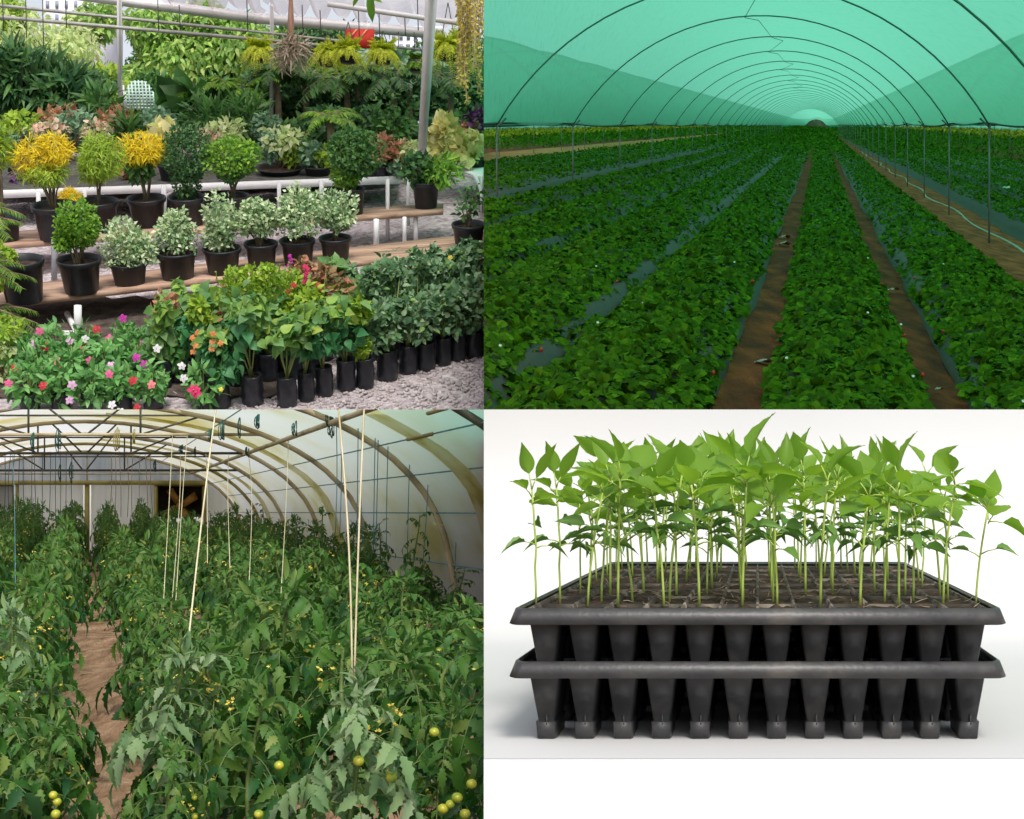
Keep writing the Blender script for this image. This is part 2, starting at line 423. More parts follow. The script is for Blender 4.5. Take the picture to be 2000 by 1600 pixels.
M['pepper_leaf'] = leaf_mat('pepper_leaf', [(.2,.4,.02), (.3,.52,.03), (.17,.34,.05), (.34,.55,.06), (.13,.29,.06)], .55, .42, (1.3, 1.25, .6))
M['pepper_dark'] = leaf_mat('pepper_dark', [(.08,.2,.05), (.15,.3,.05), (.1,.23,.09)], .3, .45)
M['pepper_stem'] = noise_mat('pepper_stem', [(.28,.4,.06), (.42,.54,.12)], 25, .5)
T_PEP = leaf5([0, .05, .13, .24, .36, .48, .6, .71, .81, .9, .96, 1], [.012, .07, .18, .27, .31, .3, .25, .185, .12, .06, .025, 0], .35, .28, .012)
def seedling_proto():
    H = rng.uniform(.116, .162); lean = rng.normal(size=2) * .012
    z = np.linspace(0, 1, 7)
    sp = np.stack([lean[0] * z ** 1.6, lean[1] * z ** 1.6, H * z], 1) + np.stack([rng.normal(size=7) * .0012] * 2 + [np.zeros(7)], 1) * z[:, None]
    mb = MB(); tube(mb, sp, np.linspace(.0016, .0013, 7), 7)
    items = []
    top = sp[-1]
    a0 = rng.uniform(0, 6.28)
    def leaf(p0, az, el, L, mat, pet=.012, curl=1.0, wf=1.0):
        d = np.array([math.cos(az) * math.cos(el), math.sin(az) * math.cos(el), math.sin(el)])
        p1 = p0 + d * pet + np.array([0, 0, .003])
        tube(mb, [p0, (p0 + p1) / 2 + np.array([0, 0, .0015]), p1], [.0011, .0009, .0007], 5)
        m2 = MB(); v, f = T_PEP; v = v.copy(); v[:, 2] *= curl
        up = np.array([0, 0, 1.0]) - d * d[2] + rng.normal(size=3) * .35
        scatter(m2, (v, f), [p1], d[None], up[None], [L], wf)
        items.append(('leaf', m2.mesh('leaf', mat, True), []))
    nt = rng.integers(5, 8)
    for k in range(nt):                                                           # the leaf cluster at the tip
        az = a0 + k * 2.4 + rng.normal() * .25; el = rng.uniform(-.25, .75) if k < nt - 2 else rng.uniform(.75, 1.3)
        leaf(top - np.array([0, 0, .022 * rng.random() * (k < nt - 2)]), az, el, rng.uniform(.04, .058) if k < nt - 1 else rng.uniform(.034, .048), M['pepper_leaf'], rng.uniform(.008, .02), rng.uniform(.2, 1.8), rng.uniform(.75, 1.1))
    for k in range(2):                                                            # the two old seed leaves half way up
        az = a0 + 1.3 + k * math.pi + rng.normal() * .3
        leaf(sp[3] + np.array([0, 0, .004 * k]), az, rng.uniform(-.1, .5), rng.uniform(.026, .038), M['pepper_dark'], rng.uniform(.014, .026), rng.uniform(1.2, 2.6), rng.uniform(.6, .85))
    if rng.random() < .7:
        leaf(sp[4], a0 + 2.6, rng.uniform(0, .5), rng.uniform(.03, .042), M['pepper_dark'], .016, 1.6, .8)
    return [('stem', mb.mesh('stem', M['pepper_stem'], True), [])] + items
SP = [seedling_proto() for _ in range(14)]
front_px = [(1047,1160),(1148,1166),(1207,1172),(1297,1172),(1366,1165),(1450,1174),(1518,1176),(1602,1180),(1680,1184),(1756,1168),(1842,1180),(1906,1170)]
ordn = ['first','second','third','fourth','fifth','sixth','seventh','eighth','ninth','tenth','eleventh','twelfth']
soil_b = bz_top - .009
for i, (px, py) in enumerate(front_px):
    ca = A0 + PA * (i + .5); Y = soil_b * F / (960 - py); Y = min(max(Y, 1.69), 1.80)
    a = (px - 1480) * Y / F
    spawn('pepper_seedling', f"upright pepper seedling with pale green leaves, {ordn[i]} from left in the tray's front row", 'seedling', SP[i % 14], B(a, soil_b, Y - 1.66), 1.0 + .06 * rng.normal() - (.1 if i in (0, 1, 10, 11) else 0), rng.uniform(0, 6.28), 'pepper seedlings in the upper tray')
for r in range(1, NR):
    for c in range(NC):
        if rng.random() < .28: continue
        ca = A0 + PA * (c + .5 + rng.normal() * .1); ct = T0 + PT * (r + .5 + rng.normal() * .12)
        spawn('pepper_seedling', 'pepper seedling among the inner rows of the upper black tray, behind the front row', 'seedling', SP[rng.integers(14)], B(ca, soil_b, ct), rng.uniform(.86, 1.06) * (1 - .08 * (abs(c - 5.5) > 4.5)), rng.uniform(0, 6.28), 'pepper seedlings in the upper tray')

# ================================================================== GREEN NET TUNNEL WITH STRAWBERRY ROWS
QUAD[0] = 'TR'
GS = .185
def hfun(a): return 1.85 + .0714 * np.clip(np.asarray(a, float), -6, 3.5)
def T(a, b, Y):
    a, b, Y = np.broadcast_arrays(np.asarray(a, float), np.asarray(b, float), np.asarray(Y, float))
    return np.stack([a + 655 / F * Y, Y, GS * Y - hfun(a) + b], -1)
Y1 = 700.0
M['red_soil'] = noise_mat('red_soil', [(.06,.0105,.0022), (.15,.027,.005), (.29,.056,.011)], 4.5, .95, .9, 16, detail=10, bdist=.05, stretch=(1, .2, 1))
M['mulch'] = noise_mat('mulch', [(.03,.0095,.0085), (.055,.019,.017)], 1.5, .55, .3, 12, spec=.4)
M['berry_leaf'] = leaf_mat('berry_leaf', [(.02,.06,.0012), (.04,.105,.0016), (.075,.17,.0025), (.026,.07,.0016), (.115,.23,.008)], .25, .6, spec=.07)
M['berry'] = noise_mat('berry', [(.35,.02,.015), (.5,.04,.02)], 8, .4)
M['petal_white'] = leaf_mat('petal_white', [(.75,.75,.72), (.85,.85,.83)], .3, .6)
Ys = np.geomspace(7.6, 720, 95)
As = np.concatenate([np.linspace(-90, -18, 12), np.linspace(-17.4, 15, 110), np.linspace(16, 70, 10)])
gA, gY = np.meshgrid(As, Ys)
dip = np.where(np.abs(gA) < 16, .02 * np.sin(gA * 9) + .015 * rng.normal(size=gA.shape), 0)
mb = MB(); sheet(mb, T(gA, dip - .01, gY))
tag(link('soil_ground', mb.mesh('soil_ground', M['red_soil'], True)), kind='structure')
M['lit_soil'] = noise_mat('lit_soil', [(.3,.09,.03), (.5,.17,.06), (.62,.24,.1)], 1.3, .95, .6, 8, detail=10, bdist=.05)  # open daylight on the left strip, put into a lighter soil colour
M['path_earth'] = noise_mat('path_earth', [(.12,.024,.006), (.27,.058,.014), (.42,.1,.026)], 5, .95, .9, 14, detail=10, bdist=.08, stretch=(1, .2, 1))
for a0, a1, mt, nm, lb in ((-16.8, -12.6, 'lit_soil', 'lit_earth_strip', 0), (2.4, 3.72, 'path_earth', 'earth_path', 0)):
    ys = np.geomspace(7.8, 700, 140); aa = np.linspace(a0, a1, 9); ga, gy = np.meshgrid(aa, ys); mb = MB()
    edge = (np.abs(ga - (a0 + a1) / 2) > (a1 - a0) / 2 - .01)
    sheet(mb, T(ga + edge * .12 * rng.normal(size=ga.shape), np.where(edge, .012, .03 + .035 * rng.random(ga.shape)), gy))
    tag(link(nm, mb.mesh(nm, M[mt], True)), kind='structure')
mb = MB(); box(mb, (15, 7.55, -2.3), (30, .1, 3.4))
ys = np.linspace(7.6, 70, 30); tp_ = np.stack([np.full(30, .02), ys, GS * ys - hfun(-655 / F * ys) - .03], 1); bt_ = tp_.copy(); bt_[:, 2] = -3.95
sheet(mb, np.array([bt_, tp_])); sheet(mb, np.array([tp_, bt_]) + [.05, 0, 0])
tag(link('retaining_wall', mb.mesh('retaining_wall', M['base_ground'])), kind='structure')

def yfun(Ya, Yb, n):          # samples with density ~ 1/Y
    return Ya * (Yb / Ya) ** rng.random(n)
def crop_row(bl, br, fl, fr, Ya, label, Yb=Y1, dens=1.0, top=.31, berries=0):
    t = thing('strawberry_row', label, 'crop row', T((bl + br) / 2, 0, Ya), group='strawberry rows under the green net')
    o = T((bl + br) / 2, 0, Ya)
    mb = MB(); ys = np.geomspace(Ya, Yb, 60)
    m_ = .12; pr = [(bl, .0), (bl + m_, .15), (br - m_, .15), (br, .0)]
    G = np.array([[T(a + .02 * rng.normal(), b + (.015 * rng.normal() if b else -.01), y) - o for a, b in pr] for y in ys])
    sheet(mb, G); part('plastic_mulch', mb, M['mulch'], t, True)
    mb = MB(); ph = rng.uniform(0, 6.28, 6)
    def fol(Ya, Yb, n, T_, s0, k):
        n = int(n * dens)
        if Yb <= Ya or n < 1: return
        Y = yfun(Ya, Yb, n); u = rng.uniform(-1.06, 1.06, n); c = (fl + fr) / 2; hwid = (fr - fl) / 2
        s = np.maximum(s0, k * Y)
        ang = Y * 2.1
        wob = .5 * np.sin(ang + ph[0]) + .3 * np.sin(ang * 2.3 + ph[1]) + .2 * np.sin(ang * .37 + ph[2])
        lump = .5 * np.sin(ang * 1.7 + u * 3 + ph[3]) + .5 * np.sin(ang * .9 - u * 5 + ph[4])
        z = .05 + (top - .07) * np.sqrt(np.clip(1 - np.abs(u) ** 2.6, .04, 1)) * (1 + .12 * wob + .16 * lump) * rng.uniform(.72, 1.05, n)
        a = c + u * hwid * (1 + .07 * wob)
        p = T(a, z, Y) - o
        d = np.stack([u * .8 + rng.normal(size=n) * .9, -.35 + rng.normal(size=n) * .7, .15 + rng.normal(size=n) * .35], -1)
        nn = np.stack([u * .55 + rng.normal(size=n) * .42, -.75 + rng.normal(size=n) * .4, .85 + rng.normal(size=n) * .25], -1)
        scatter(mb, T_, p, d, nn, s * rng.uniform(.7, 1.3, n))
    lg = lambda a, b: max(0.0, math.log(max(b, a) / a))
    a1 = max(Ya, 7.8)
    fol(a1, 24, 3700 * lg(a1, 24), T_TRI, .06, 0)
    a2 = max(Ya, 24); fol(a2, 70, 2700 * lg(a2, 70), T_TRID, .066, .0010)
    a3 = max(Ya, 70); fol(a3, Yb, 1500 * lg(a3, Yb), T_DIA, .13, .0022)
    part('foliage', mb, M['berry_leaf'], t)
    if berries:
        mf = MB()
        for k in range(max(1, berries // 2)):
            Y = yfun(10, 22, 1)[0]; c = T(fl - .02 if bl > 0 else fr + .03, .16 + .05 * rng.normal(), Y) - o
            mb = MB(); ball(mb, c, .014, 7, 5, 1.25); part('strawberry_fruit', mb, M['berry'], t, True)
        n = berries; Y = yfun(Ya, 22, n); a = rng.uniform(fl, fr, n)
        for k in range(5):
            an = k * 1.257; scatter(mf, T_ROUND, T(a, top * .98, Y) - o, np.tile([[math.cos(an), math.sin(an) * .5, math.sin(an) * .8]], (n, 1)), np.tile([[0, -.8, .6]], (n, 1)), .011)
        part('blossom', mf, M['petal_white'], t)
    return t
ROWS = [(-.30,.70,-.29,.66,7.8,'wide leafy strawberry row running between the two bare red furrows to the tunnel end',6),
        (-1.72,-.68,-1.75,-.73,7.8,'strawberry row just left of the bare furrow with paper scraps',6),
        (-3.1,-1.82,-3.08,-1.95,7.8,'strawberry row whose grey plastic edge shows along its right side',5),
        (-4.42,-3.25,-4.38,-3.3,11,'strawberry row between the grey plastic edged row and the one beside the left path',0),
        (-5.42,-4.55,-5.4,-4.64,15,'narrow strawberry row beside the path at the foot of the left posts',0),
        (-7.3,-5.72,-7.35,-6.2,24,'strawberry row just beyond the left posts, grey plastic along its near side',0),
        (-8.65,-7.5,-8.7,-7.45,30,'strawberry row second beyond the left posts',0),
        (-9.95,-8.8,-10,-8.75,36,'strawberry row third beyond the left posts',0),
        (-11.2,-10.1,-11.25,-10.05,42,'strawberry row at the edge of the bare orange strip on the left',0),
        (1.0,2.42,1.08,2.36,7.8,'strawberry row between the right furrow and the path with the hose',6),
        (3.6,5.1,4.0,5.05,18,'strawberry row right of the hose path, broad grey plastic slope along its left side',0),
        (5.4,6.5,5.35,6.55,26,'strawberry row second to the right of the hose path',0),
        (6.75,7.85,6.7,7.9,34,'strawberry row third to the right of the hose path',0),
        (8.1,9.2,8.05,9.25,44,'strawberry row fourth to the right of the hose path',0),
        (9.45,10.55,9.4,10.6,54,'strawberry row fifth to the right of the hose path',0)]
for r in ROWS: crop_row(*r[:6], berries=r[6])
# the fields under the neighbouring tunnels read as one mass
mb = MB()
for lo, hi, Ya, n in ((-70, -17, 50, 42000), (10.9, 60, 52, 30000)):
    Y = yfun(Ya, Y1, n); a = rng.uniform(lo, hi, n); row = np.abs(((a / 1.34) % 1) - .5)
    k = row < .42; Y, a, row = Y[k], a[k], row[k]; n = len(Y)
    p = T(a, .34 * np.sqrt(1 - (row / .5) ** 2) * rng.uniform(.7, 1.05, n), Y)
    d = rng.normal(size=(n, 3)); nn = np.stack([rng.normal(size=n) * .4, -.8 + 0 * Y, .8 + 0 * Y], -1)
    scatter(mb, T_DIA, p, d, nn, np.maximum(.22, .0028 * Y))
tag(link('distant_crop', mb.mesh('distant_crop', M['berry_leaf'])), 'far strawberry beds merging into one green band under the next tunnels', 'crop', kind='stuff')

# net tunnels
M['hoop_steel'] = noise_mat('hoop_steel', [(.05,.13,.1), (.08,.19,.15)], 3, .5)
M['post_steel'] = noise_mat('post_steel', [(.12,.10,.10), (.22,.19,.19)], 3, .5, metal=.1)
M['net'] = film_mat('net', [(.095,.48,.31), (.125,.54,.36), (.105,.51,.335)], 5, .86, .14, .36, (9, .25, .8), (.25,.72,.5))
M['wire'] = noise_mat('wire', [(.03,.06,.05), (.05,.09,.08)], 3, .6)
def arc(a0, a1, Y, rise, n=28, off=0.0):
    hw = (a1 - a0) / 2; Rr = (hw * hw + rise * rise) / (2 * rise); th0 = math.asin(min(1, hw / Rr))
    th = np.linspace(-th0, th0, n); c = (a0 + a1) / 2
    a = c + (Rr + off) * np.sin(th); z = rise - Rr + (Rr + off) * np.cos(th)
    return np.stack([a + 655 / F * Y, np.full(n, Y), GS * Y + z], -1)
def net_tunnel(a0, a1, label, rise, Ya, posts=True, vis0=0.0, n_h=26, sides=None):
    sides = (a0, a1) if sides is None else sides
    o = np.array([(a0 + a1) / 2 + 655 / F * Ya, Ya, GS * Ya - 1.85])
    t = thing('net_tunnel', label, 'net tunnel', o, group='green net tunnels')
    hy = [26.2 + 8.1 * k for k in range(-3, n_h)]
    for k, Y in enumerate(hy):
        if Y < Ya: continue
        mb = MB(); pts = arc(a0, a1, Y, rise) - o
        tube(mb, pts, 0.0155 if Ya < 9 else .036, 6); part('hoop', mb, M['hoop_steel'], t, True)
    if posts:
        for k, Y in enumerate(hy):
            if Y < 18: continue
            for a in sides:
                p = T(a, 0, Y) - o; q = np.array([a + 655 / F * Y, Y, GS * Y]) - o
                mb = MB(); tube(mb, [p - [0, 0, .1], q], .017, 6)
                tube(mb, [q + [-.16, 0, .12], q + [0, 0, -.03], q + [.16, 0, .12]], .02, 5)
                part('post', mb, M['post_steel'], t, True)
    rows = []
    for i, Y in enumerate(hy[:-1]):
        for f in (0, .25, .5, .75):
            y = Y + 8.1 * f
            if y < Ya - 1.5: continue
            rows.append(arc(a0, a1, y, rise, 36, .035 - .05 * math.sin(math.pi * f)) - o)
    rows += [arc(a0, a1, y, rise, 36, .03) - o for y in np.linspace(hy[-1], Y1, 12)]
    mb = MB(); sheet(mb, np.array(rows)); part('net_cover', mb, M['net'], t, True)
    e = arc(a0, a1, Y1, rise, 36, .03) - o; bot = T(np.linspace(a0, a1, 36), -.1, Y1) - o
    mb = MB(); sheet(mb, np.array([bot, e])); part('end_net', mb, M['net'], t)
    mb = MB(); pts = []
    for k, Y in enumerate(hy[:14]):
        if Y < Ya: continue
        pts.append(arc(a0, a1, Y, rise, 29)[13 + (k % 2)] - o + [0, 0, -.03])
        pts.append(arc(a0, a1, Y, rise, 29)[14 + (k % 2)] - o + [0, .3, -.03])
    tube(mb, pts, .007, 4); part('ridge_wire', mb, M['wire'], t)
    mb = MB()
    for a in (a0, a1): tube(mb, [np.array([a + 655 / F * Y, Y, GS * Y + .02 + .05 * math.sin(Y)]) - o for Y in np.linspace(max(Ya, 18), 300, 60)], .02, 4)
    part('gutter_wire', mb, M['wire'], t)
    return t
net_tunnel(-5.5, 2.9, 'main green net tunnel arching over the strawberry rows in the middle', 2.45, 3.5)
net_tunnel(-13.9, -5.56, 'neighbouring green net tunnel seen through the mesh on the left', 2.45, 24, sides=(-13.9,))
net_tunnel(-22.3, -13.96, 'farther green net tunnel beyond the left neighbour', 2.45, 30, False)
net_tunnel(-30.7, -22.36, 'outermost green net tunnel at the far left of the block', 2.45, 40, False)
net_tunnel(2.96, 11.3, 'neighbouring green net tunnel seen through the mesh on the right', 2.75, 10, sides=(11.3,))
net_tunnel(11.36, 19.7, 'farther green net tunnel beyond the right neighbour', 2.75, 40, False)
net_tunnel(19.76, 28.1, 'outermost green net tunnel at the far right of the block', 2.75, 50, False)
# outermost side nets close the block
for a, nm, lb in ((-62, 'side_net', 'green net wall closing the left side of the tunnel block far off'), (52, 'side_net', 'green net wall closing the right side of the tunnel block far off')):
    mb = MB(); yy = np.linspace(90, Y1, 20)
    sheet(mb, np.stack([T(a, -.2, yy), np.stack([a + 655 / F * yy, yy, GS * yy + 3.0], -1)], 0))
    tag(link(nm, mb.mesh(nm, M['net'])), lb, 'net wall')
mb = MB(); aa = np.linspace(-62, 52, 40)
sheet(mb, np.stack([T(aa, -.2, Y1 + 2), np.stack([aa + 655 / F * (Y1 + 2), np.full(40, Y1 + 2), np.full(40, GS * (Y1 + 2) + 3.0)], -1)], 0))
tag(link('far_net', mb.mesh('far_net', M['net'])), 'green net wall across the far ends of the tunnels', 'net wall')
# brown heap at the tunnel's far end
mb = MB(); th = np.linspace(0, math.pi, 15); ctr = T(0, 0, 640)
for r_, y_ in ((1, 0),):
    pass
prof = [(5.0, 0), (4.6, 2.4), (3.4, 4.4), (1.6, 5.4), (.05, 5.6)]
lathe(mb, prof, 20, (0, 0, -.5), .03)
M['heap'] = noise_mat('heap', [(.1,.06,.045), (.2,.12,.09)], .8, .95)
tag(link('straw_heap', mb.mesh('straw_heap', M['heap'], True), None, T(-1.2, 0, 640)), 'rounded brown heap at the far end of the rows', 'heap')
# hose along the right path
mb = MB(); ys = np.geomspace(16, 120, 70)
ao = 3.18 + .1 * np.sin(ys * .55) + .06 * np.sin(ys * .23 + 1)
tube(mb, T(ao, .04, ys), .026, 7)
M['hose'] = noise_mat('hose', [(.3,.29,.27), (.42,.4,.38)], 4, .5)
tag(link('irrigation_hose', mb.mesh('irrigation_hose', M['hose'], True)), 'thin pale grey hose wandering along the bare path on the right', 'hose')
# paper scraps in the furrows
M['scrap'] = noise_mat('scrap', [(.3,.24,.22), (.5,.42,.4)], 14, .8)
def scrap(px, py, sz, label):
    r_ = (px - 1600) / (py - 245); a = 1.85 * r_ / (1 - .0714 * r_); Y = float(hfun(a)) * F / (py - 245)
    mb = MB(); u, v = np.meshgrid(np.linspace(-1, 1, 7), np.linspace(-1, 1, 6))
    z = .3 + .35 * rng.random(u.shape) + .3 * np.cos(u * 3 + v); s_ = sz * Y / F
    G = np.stack([u * s_ * (1 + .2 * rng.random(u.shape)), v * s_ * .8, z * s_ * .8], -1); sheet(mb, G)
    tag(link('paper_scrap', mb.mesh('paper_scrap', M['scrap']), None, T(a, .02, Y)), label, 'scrap', 'crumpled paper scraps in the furrows')
scrap(1491, 716, 15, 'largest crumpled pale scrap lying in the near left furrow')
scrap(1531, 482, 11, 'flat pale scrap in the left furrow, nearer of a close pair')
scrap(1533, 468, 9, 'flat pale scrap in the left furrow, farther of a close pair')
scrap(1746, 571, 9, 'small pale scrap in the right furrow beside grey plastic')
scrap(1835, 767, 7, 'tiny pale scrap near the front of the right furrow')
mb = MB(); s_ = .1
for k in range(6):
    an = k * 1.047; scatter(mb, T_ROUND, [[0, 0, 0]], np.array([[math.cos(an), math.sin(an) * .5, .5]]), np.array([[0, -.6, 1.0]]), s_)
tag(link('white_tag', mb.mesh('white_tag', M['petal_white']), None, T(5.0, .42, 41)), 'small bright white tuft on the leaves right of the hose path', 'tuft')

# ================================================================== TOMATO POLYTUNNEL
QUAD[0] = 'BL'
EH = .7
def S(a, b, Y):
    a, b, Y = np.broadcast_arrays(np.asarray(a, float), np.asarray(b, float), np.asarray(Y, float))
    return np.stack([a - .26 * Y, Y, b - Y * 200 / F], -1)
def Spx(px, py, Y):            # lateral and vertical offsets seen at a pixel
    return (px - 165) * Y / F, (1000 - py) * Y / F
M['path_soil'] = noise_mat('path_soil', [(.13,.07,.037), (.26,.15,.085), (.4,.25,.16)], 16, .95, .9, 60, detail=10, bdist=.03, stretch=(1, .22, 1))
M['film'] = film_mat('film', [(.6,.52,.24), (.75,.72,.6), (.8,.785,.77), (.82,.81,.84), (.83,.82,.87)], .9, .72, .28, .0, (.6, .5, 1.3))
M['film_stain'] = film_mat('film_stain', [(.5,.42,.14), (.66,.6,.32), (.72,.68,.5)], 4, .7, .3, .0, (1, .6, 1.5))
M['film_end'] = film_mat('film_end', [(.5,.56,.66), (.66,.7,.76), (.8,.8,.84)], 2.2, .75, .25, .0, (3, 1, .5))
M['tan_pipe'] = noise_mat('tan_pipe', [(.2,.15,.075), (.42,.34,.2), (.5,.42,.27)], 4, .6, .1, 30)
M['dark_pipe'] = noise_mat('dark_pipe', [(.035,.035,.03), (.09,.085,.06)], 5, .55)
M['yellow_pipe'] = noise_mat('yellow_pipe', [(.2,.16,.04), (.36,.3,.1)], 5, .6)
M['twine'] = noise_mat('twine', [(.5,.42,.24), (.68,.6,.42)], 12, .85)
M['twine_blue'] = noise_mat('twine_blue', [(.06,.16,.2), (.12,.26,.3)], 9, .8)
M['hook'] = noise_mat('hook', [(.01,.05,.045), (.02,.1,.08)], 9, .5)
M['panel_white'] = film_mat('panel_white', [(.78,.79,.77), (.86,.87,.86)], 2, .65, .35, 0, (6, 1, .3))
M['dark_inside'] = noise_mat('dark_inside', [(.015,.01,.006), (.04,.025,.012)], 4, .9)
M['fan_orange'] = noise_mat('fan_orange', [(.28,.13,.02), (.4,.2,.04)], 6, .5)
mb = MB(); ys = np.geomspace(1.6, 26, 60); aa = np.linspace(-6, 7, 90); ga, gy = np.meshgrid(aa, ys)
sheet(mb, S(ga, -EH + .012 * rng.normal(size=ga.shape), gy))
tag(link('tunnel_path', mb.mesh('tunnel_path', M['path_soil'], True)), kind='structure')

PR = np.array([(0, 277), (60, 275.5), (120, 271), (180, 264), (240, 254), (300, 242), (350, 229), (400, 214.5), (448, 198), (495, 178.5), (540, 155), (580, 130), (614, 104), (646, 72), (674, 38), (696, -2), (713, -46), (727, -105), (736, -160), (740, -200)], float) * 10.7 / F
def prof_pts(sc=1.0, both=True):
    p = PR * sc
    return np.vstack([p[::-1] * [-1, 1], p[1:]]) if both else p
HY = [7.9, 10.7, 13.7, 16.5, 19.2, 21.9, 24.7]
gh = thing('polytunnel', 'plastic polytunnel with tan hoops and stained pale film over the tomato rows', 'polytunnel', S(0, -EH, 24.7))
GO = S(0, -EH, 24.7)
mats = ['dark_pipe', 'tan_pipe', 'tan_pipe', 'tan_pipe', 'tan_pipe', 'yellow_pipe', 'tan_pipe']
for Y, mt in zip(HY, mats):
    mb = MB(); pp = prof_pts(.985); tube(mb, S(pp[:, 0], pp[:, 1], Y) - GO, .023, 8); part('hoop', mb, M[mt], gh, True)
ys = np.linspace(5.4, 24.7, 50); rows = []
for y in ys:
    ph = min(abs(y - h) for h in HY); sag = 1.005 - .012 * min(1, ph / 1.3) * 1
    pp = prof_pts(sag); rows.append(S(pp[:, 0], pp[:, 1], y) - GO)
mb = MB(); sheet(mb, np.array(rows)); part('film_cover', mb, M['film'], gh, True)
# doubled, yellowed film bands along some hoops
for Y, w_ in ((9.3, .42), (15.1, .5), (20.4, .5), (7.2, .5)):
    mb = MB(); pp = prof_pts(.977); pp = pp[len(pp) // 2 + 1:]
    sheet(mb, np.array([S(pp[:, 0] * (1 - .0), pp[:, 1], Y + d_ + .10 * np.sin(np.arange(len(pp)) * .9)) - GO for d_ in np.linspace(-w_ / 2, w_ / 2, 5)]))
    part('stained_film_band', mb, M['film_stain'], gh, True)
# purlin along the right shoulder and thin wires along the film
def along(hx, y0, y1, r, mat, nm, off=.97, side=1):
    i = int(np.argmin(np.abs(PR[:, 0] * F / 10.7 - hx))); a, b = PR[i] * off
    mb = MB(); tube(mb, S(np.full(20, a * side), np.full(20, b), np.linspace(y0, y1, 20)) - GO, r, 6); part(nm, mb, M[mat], gh, True)
along(495, 5.6, 24.6, .02, 'tan_pipe', 'purlin')
along(495, 5.6, 24.6, .02, 'tan_pipe', 'purlin', side=-1)
for hx in (350, 580, 646, 696, 727): along(hx, 5.6, 24.6, .005, 'twine_blue', 'film_wire', .985)
# short stained battens on the film
for hx, y in ((540, 8.1), (614, 7.5), (674, 7.0), (580, 9.3)):
    i = int(np.argmin(np.abs(PR[:, 0] * F / 10.7 - hx))); a, b = PR[i] * .98
    mb = MB(); tube(mb, S(np.full(6, a), np.full(6, b), np.linspace(y - .35, y + .35, 6)) - GO, .012, 5); part('film_batten', mb, M['yellow_pipe'], gh, True)
# trusses: bottom chord, posts and diagonals under each hoop
def hh(a): return float(np.interp(abs(a), PR[:, 0], PR[:, 1])) * .985
for Y, bc, dm in ((13.7, .69, 'dark_pipe'), (16.5, .63, 'dark_pipe'), (19.2, .52, 'dark_pipe')):
    t_ = link('truss', None, gh)
    ae = float(np.interp(-bc, -PR[:, 1], PR[:, 0])) * .98
    mb = MB(); tube(mb, [S(-ae, bc, Y) - GO, S(0, bc, Y) - GO, S(ae, bc, Y) - GO], .016, 6); link('bottom_chord', mb.mesh('bottom_chord', M['tan_pipe' if Y < 14 else dm], True), t_)
    tc = bc + .17
    at = float(np.interp(-tc, -PR[:, 1], PR[:, 0])) * .98
    mb = MB(); tube(mb, [S(-at, tc, Y) - GO, S(0, tc, Y) - GO, S(at, tc, Y) - GO], .010, 6); link('top_chord', mb.mesh('top_chord', M[dm], True), t_)
    for sgn in (-1, 1):
        for (a0, z0, a1, z1) in ((.02, bc, .36, hh(.36)), (.5, bc, .5, hh(.5)), (.5, bc, 1.05, hh(1.05))):
            mb = MB(); tube(mb, [S(sgn * a0, z0, Y) - GO, S(sgn * (a0 + a1) / 2, (z0 + z1) / 2, Y) - GO, S(sgn * a1, z1, Y) - GO], .010, 6)
            link('web_strut', mb.mesh('web_strut', M[dm], True), t_)
# end wall: film gable, beam, posts, pale lower panels
YE = 24.75
pp = prof_pts(.995); top = S(pp[:, 0], pp[:, 1], YE) - GO
a_b, b_b = Spx(0, 945, YE)
bot = S(pp[:, 0], np.minimum(pp[:, 1], b_b), YE) - GO
mb = MB(); k = pp[:, 1] > b_b - .3; sheet(mb, np.array([bot[k], top[k]])); part('gable_film', mb, M['film_end'], gh)
def epx(px): return (px - 165) * YE / F
for x0, x1 in ((-260, 28), (36, 163), (178, 302), (402, 700)):
    mb = MB(); n = 14; aa = np.linspace(epx(x0), epx(x1), n); zig = .012 * np.cos(np.arange(n) * math.pi)
    sheet(mb, np.stack([S(aa, -EH - .1, YE + .03 + zig), S(aa, b_b, YE + .03 + zig)], 0) - GO); part('end_panel', mb, M['panel_white'], gh)
for px, mt, wd in ((170, 'yellow_pipe', 10), (33, 'yellow_pipe', 6), (303, 'yellow_pipe', 5), (399, 'yellow_pipe', 5)):
    w_ = wd * YE / F / 2; a = epx(px)
    mb = MB(); hexa(mb, *[[S(a + sx * w_, z, YE - .04 - .06 * dy) - GO for sx, dy in ((-1, 1), (1, 1), (1, 0), (-1, 0))] for z in (-EH, b_b)]); part('end_post', mb, M[mt], gh)
mb = MB(); hexa(mb, *[[S(a, z, YE - .05 - .08 * dy) - GO for a, dy in ((epx(-250), 1), (epx(402), 1), (epx(402), 0), (epx(-250), 0))] for z in (b_b - .02, b_b + .05)]); part('end_beam', mb, M['yellow_pipe'], gh)
mb = MB(); a_, b_ = Spx(170, 890, YE); tube(mb, [S(a_, b_b, YE - .06) - GO, S(a_, b_, YE - .06) - GO], .012, 6); part('end_post', mb, M['tan_pipe'], gh)
for py in (920, 926):
    mb = MB(); b_ = (1000 - py) * YE / F; tube(mb, [S(epx(-150), b_, YE - .1) - GO, S(0, b_, YE - .1) - GO, S(epx(372), b_, YE - .1) - GO], .013, 5); part('gable_rail', mb, M['tan_pipe'], gh)
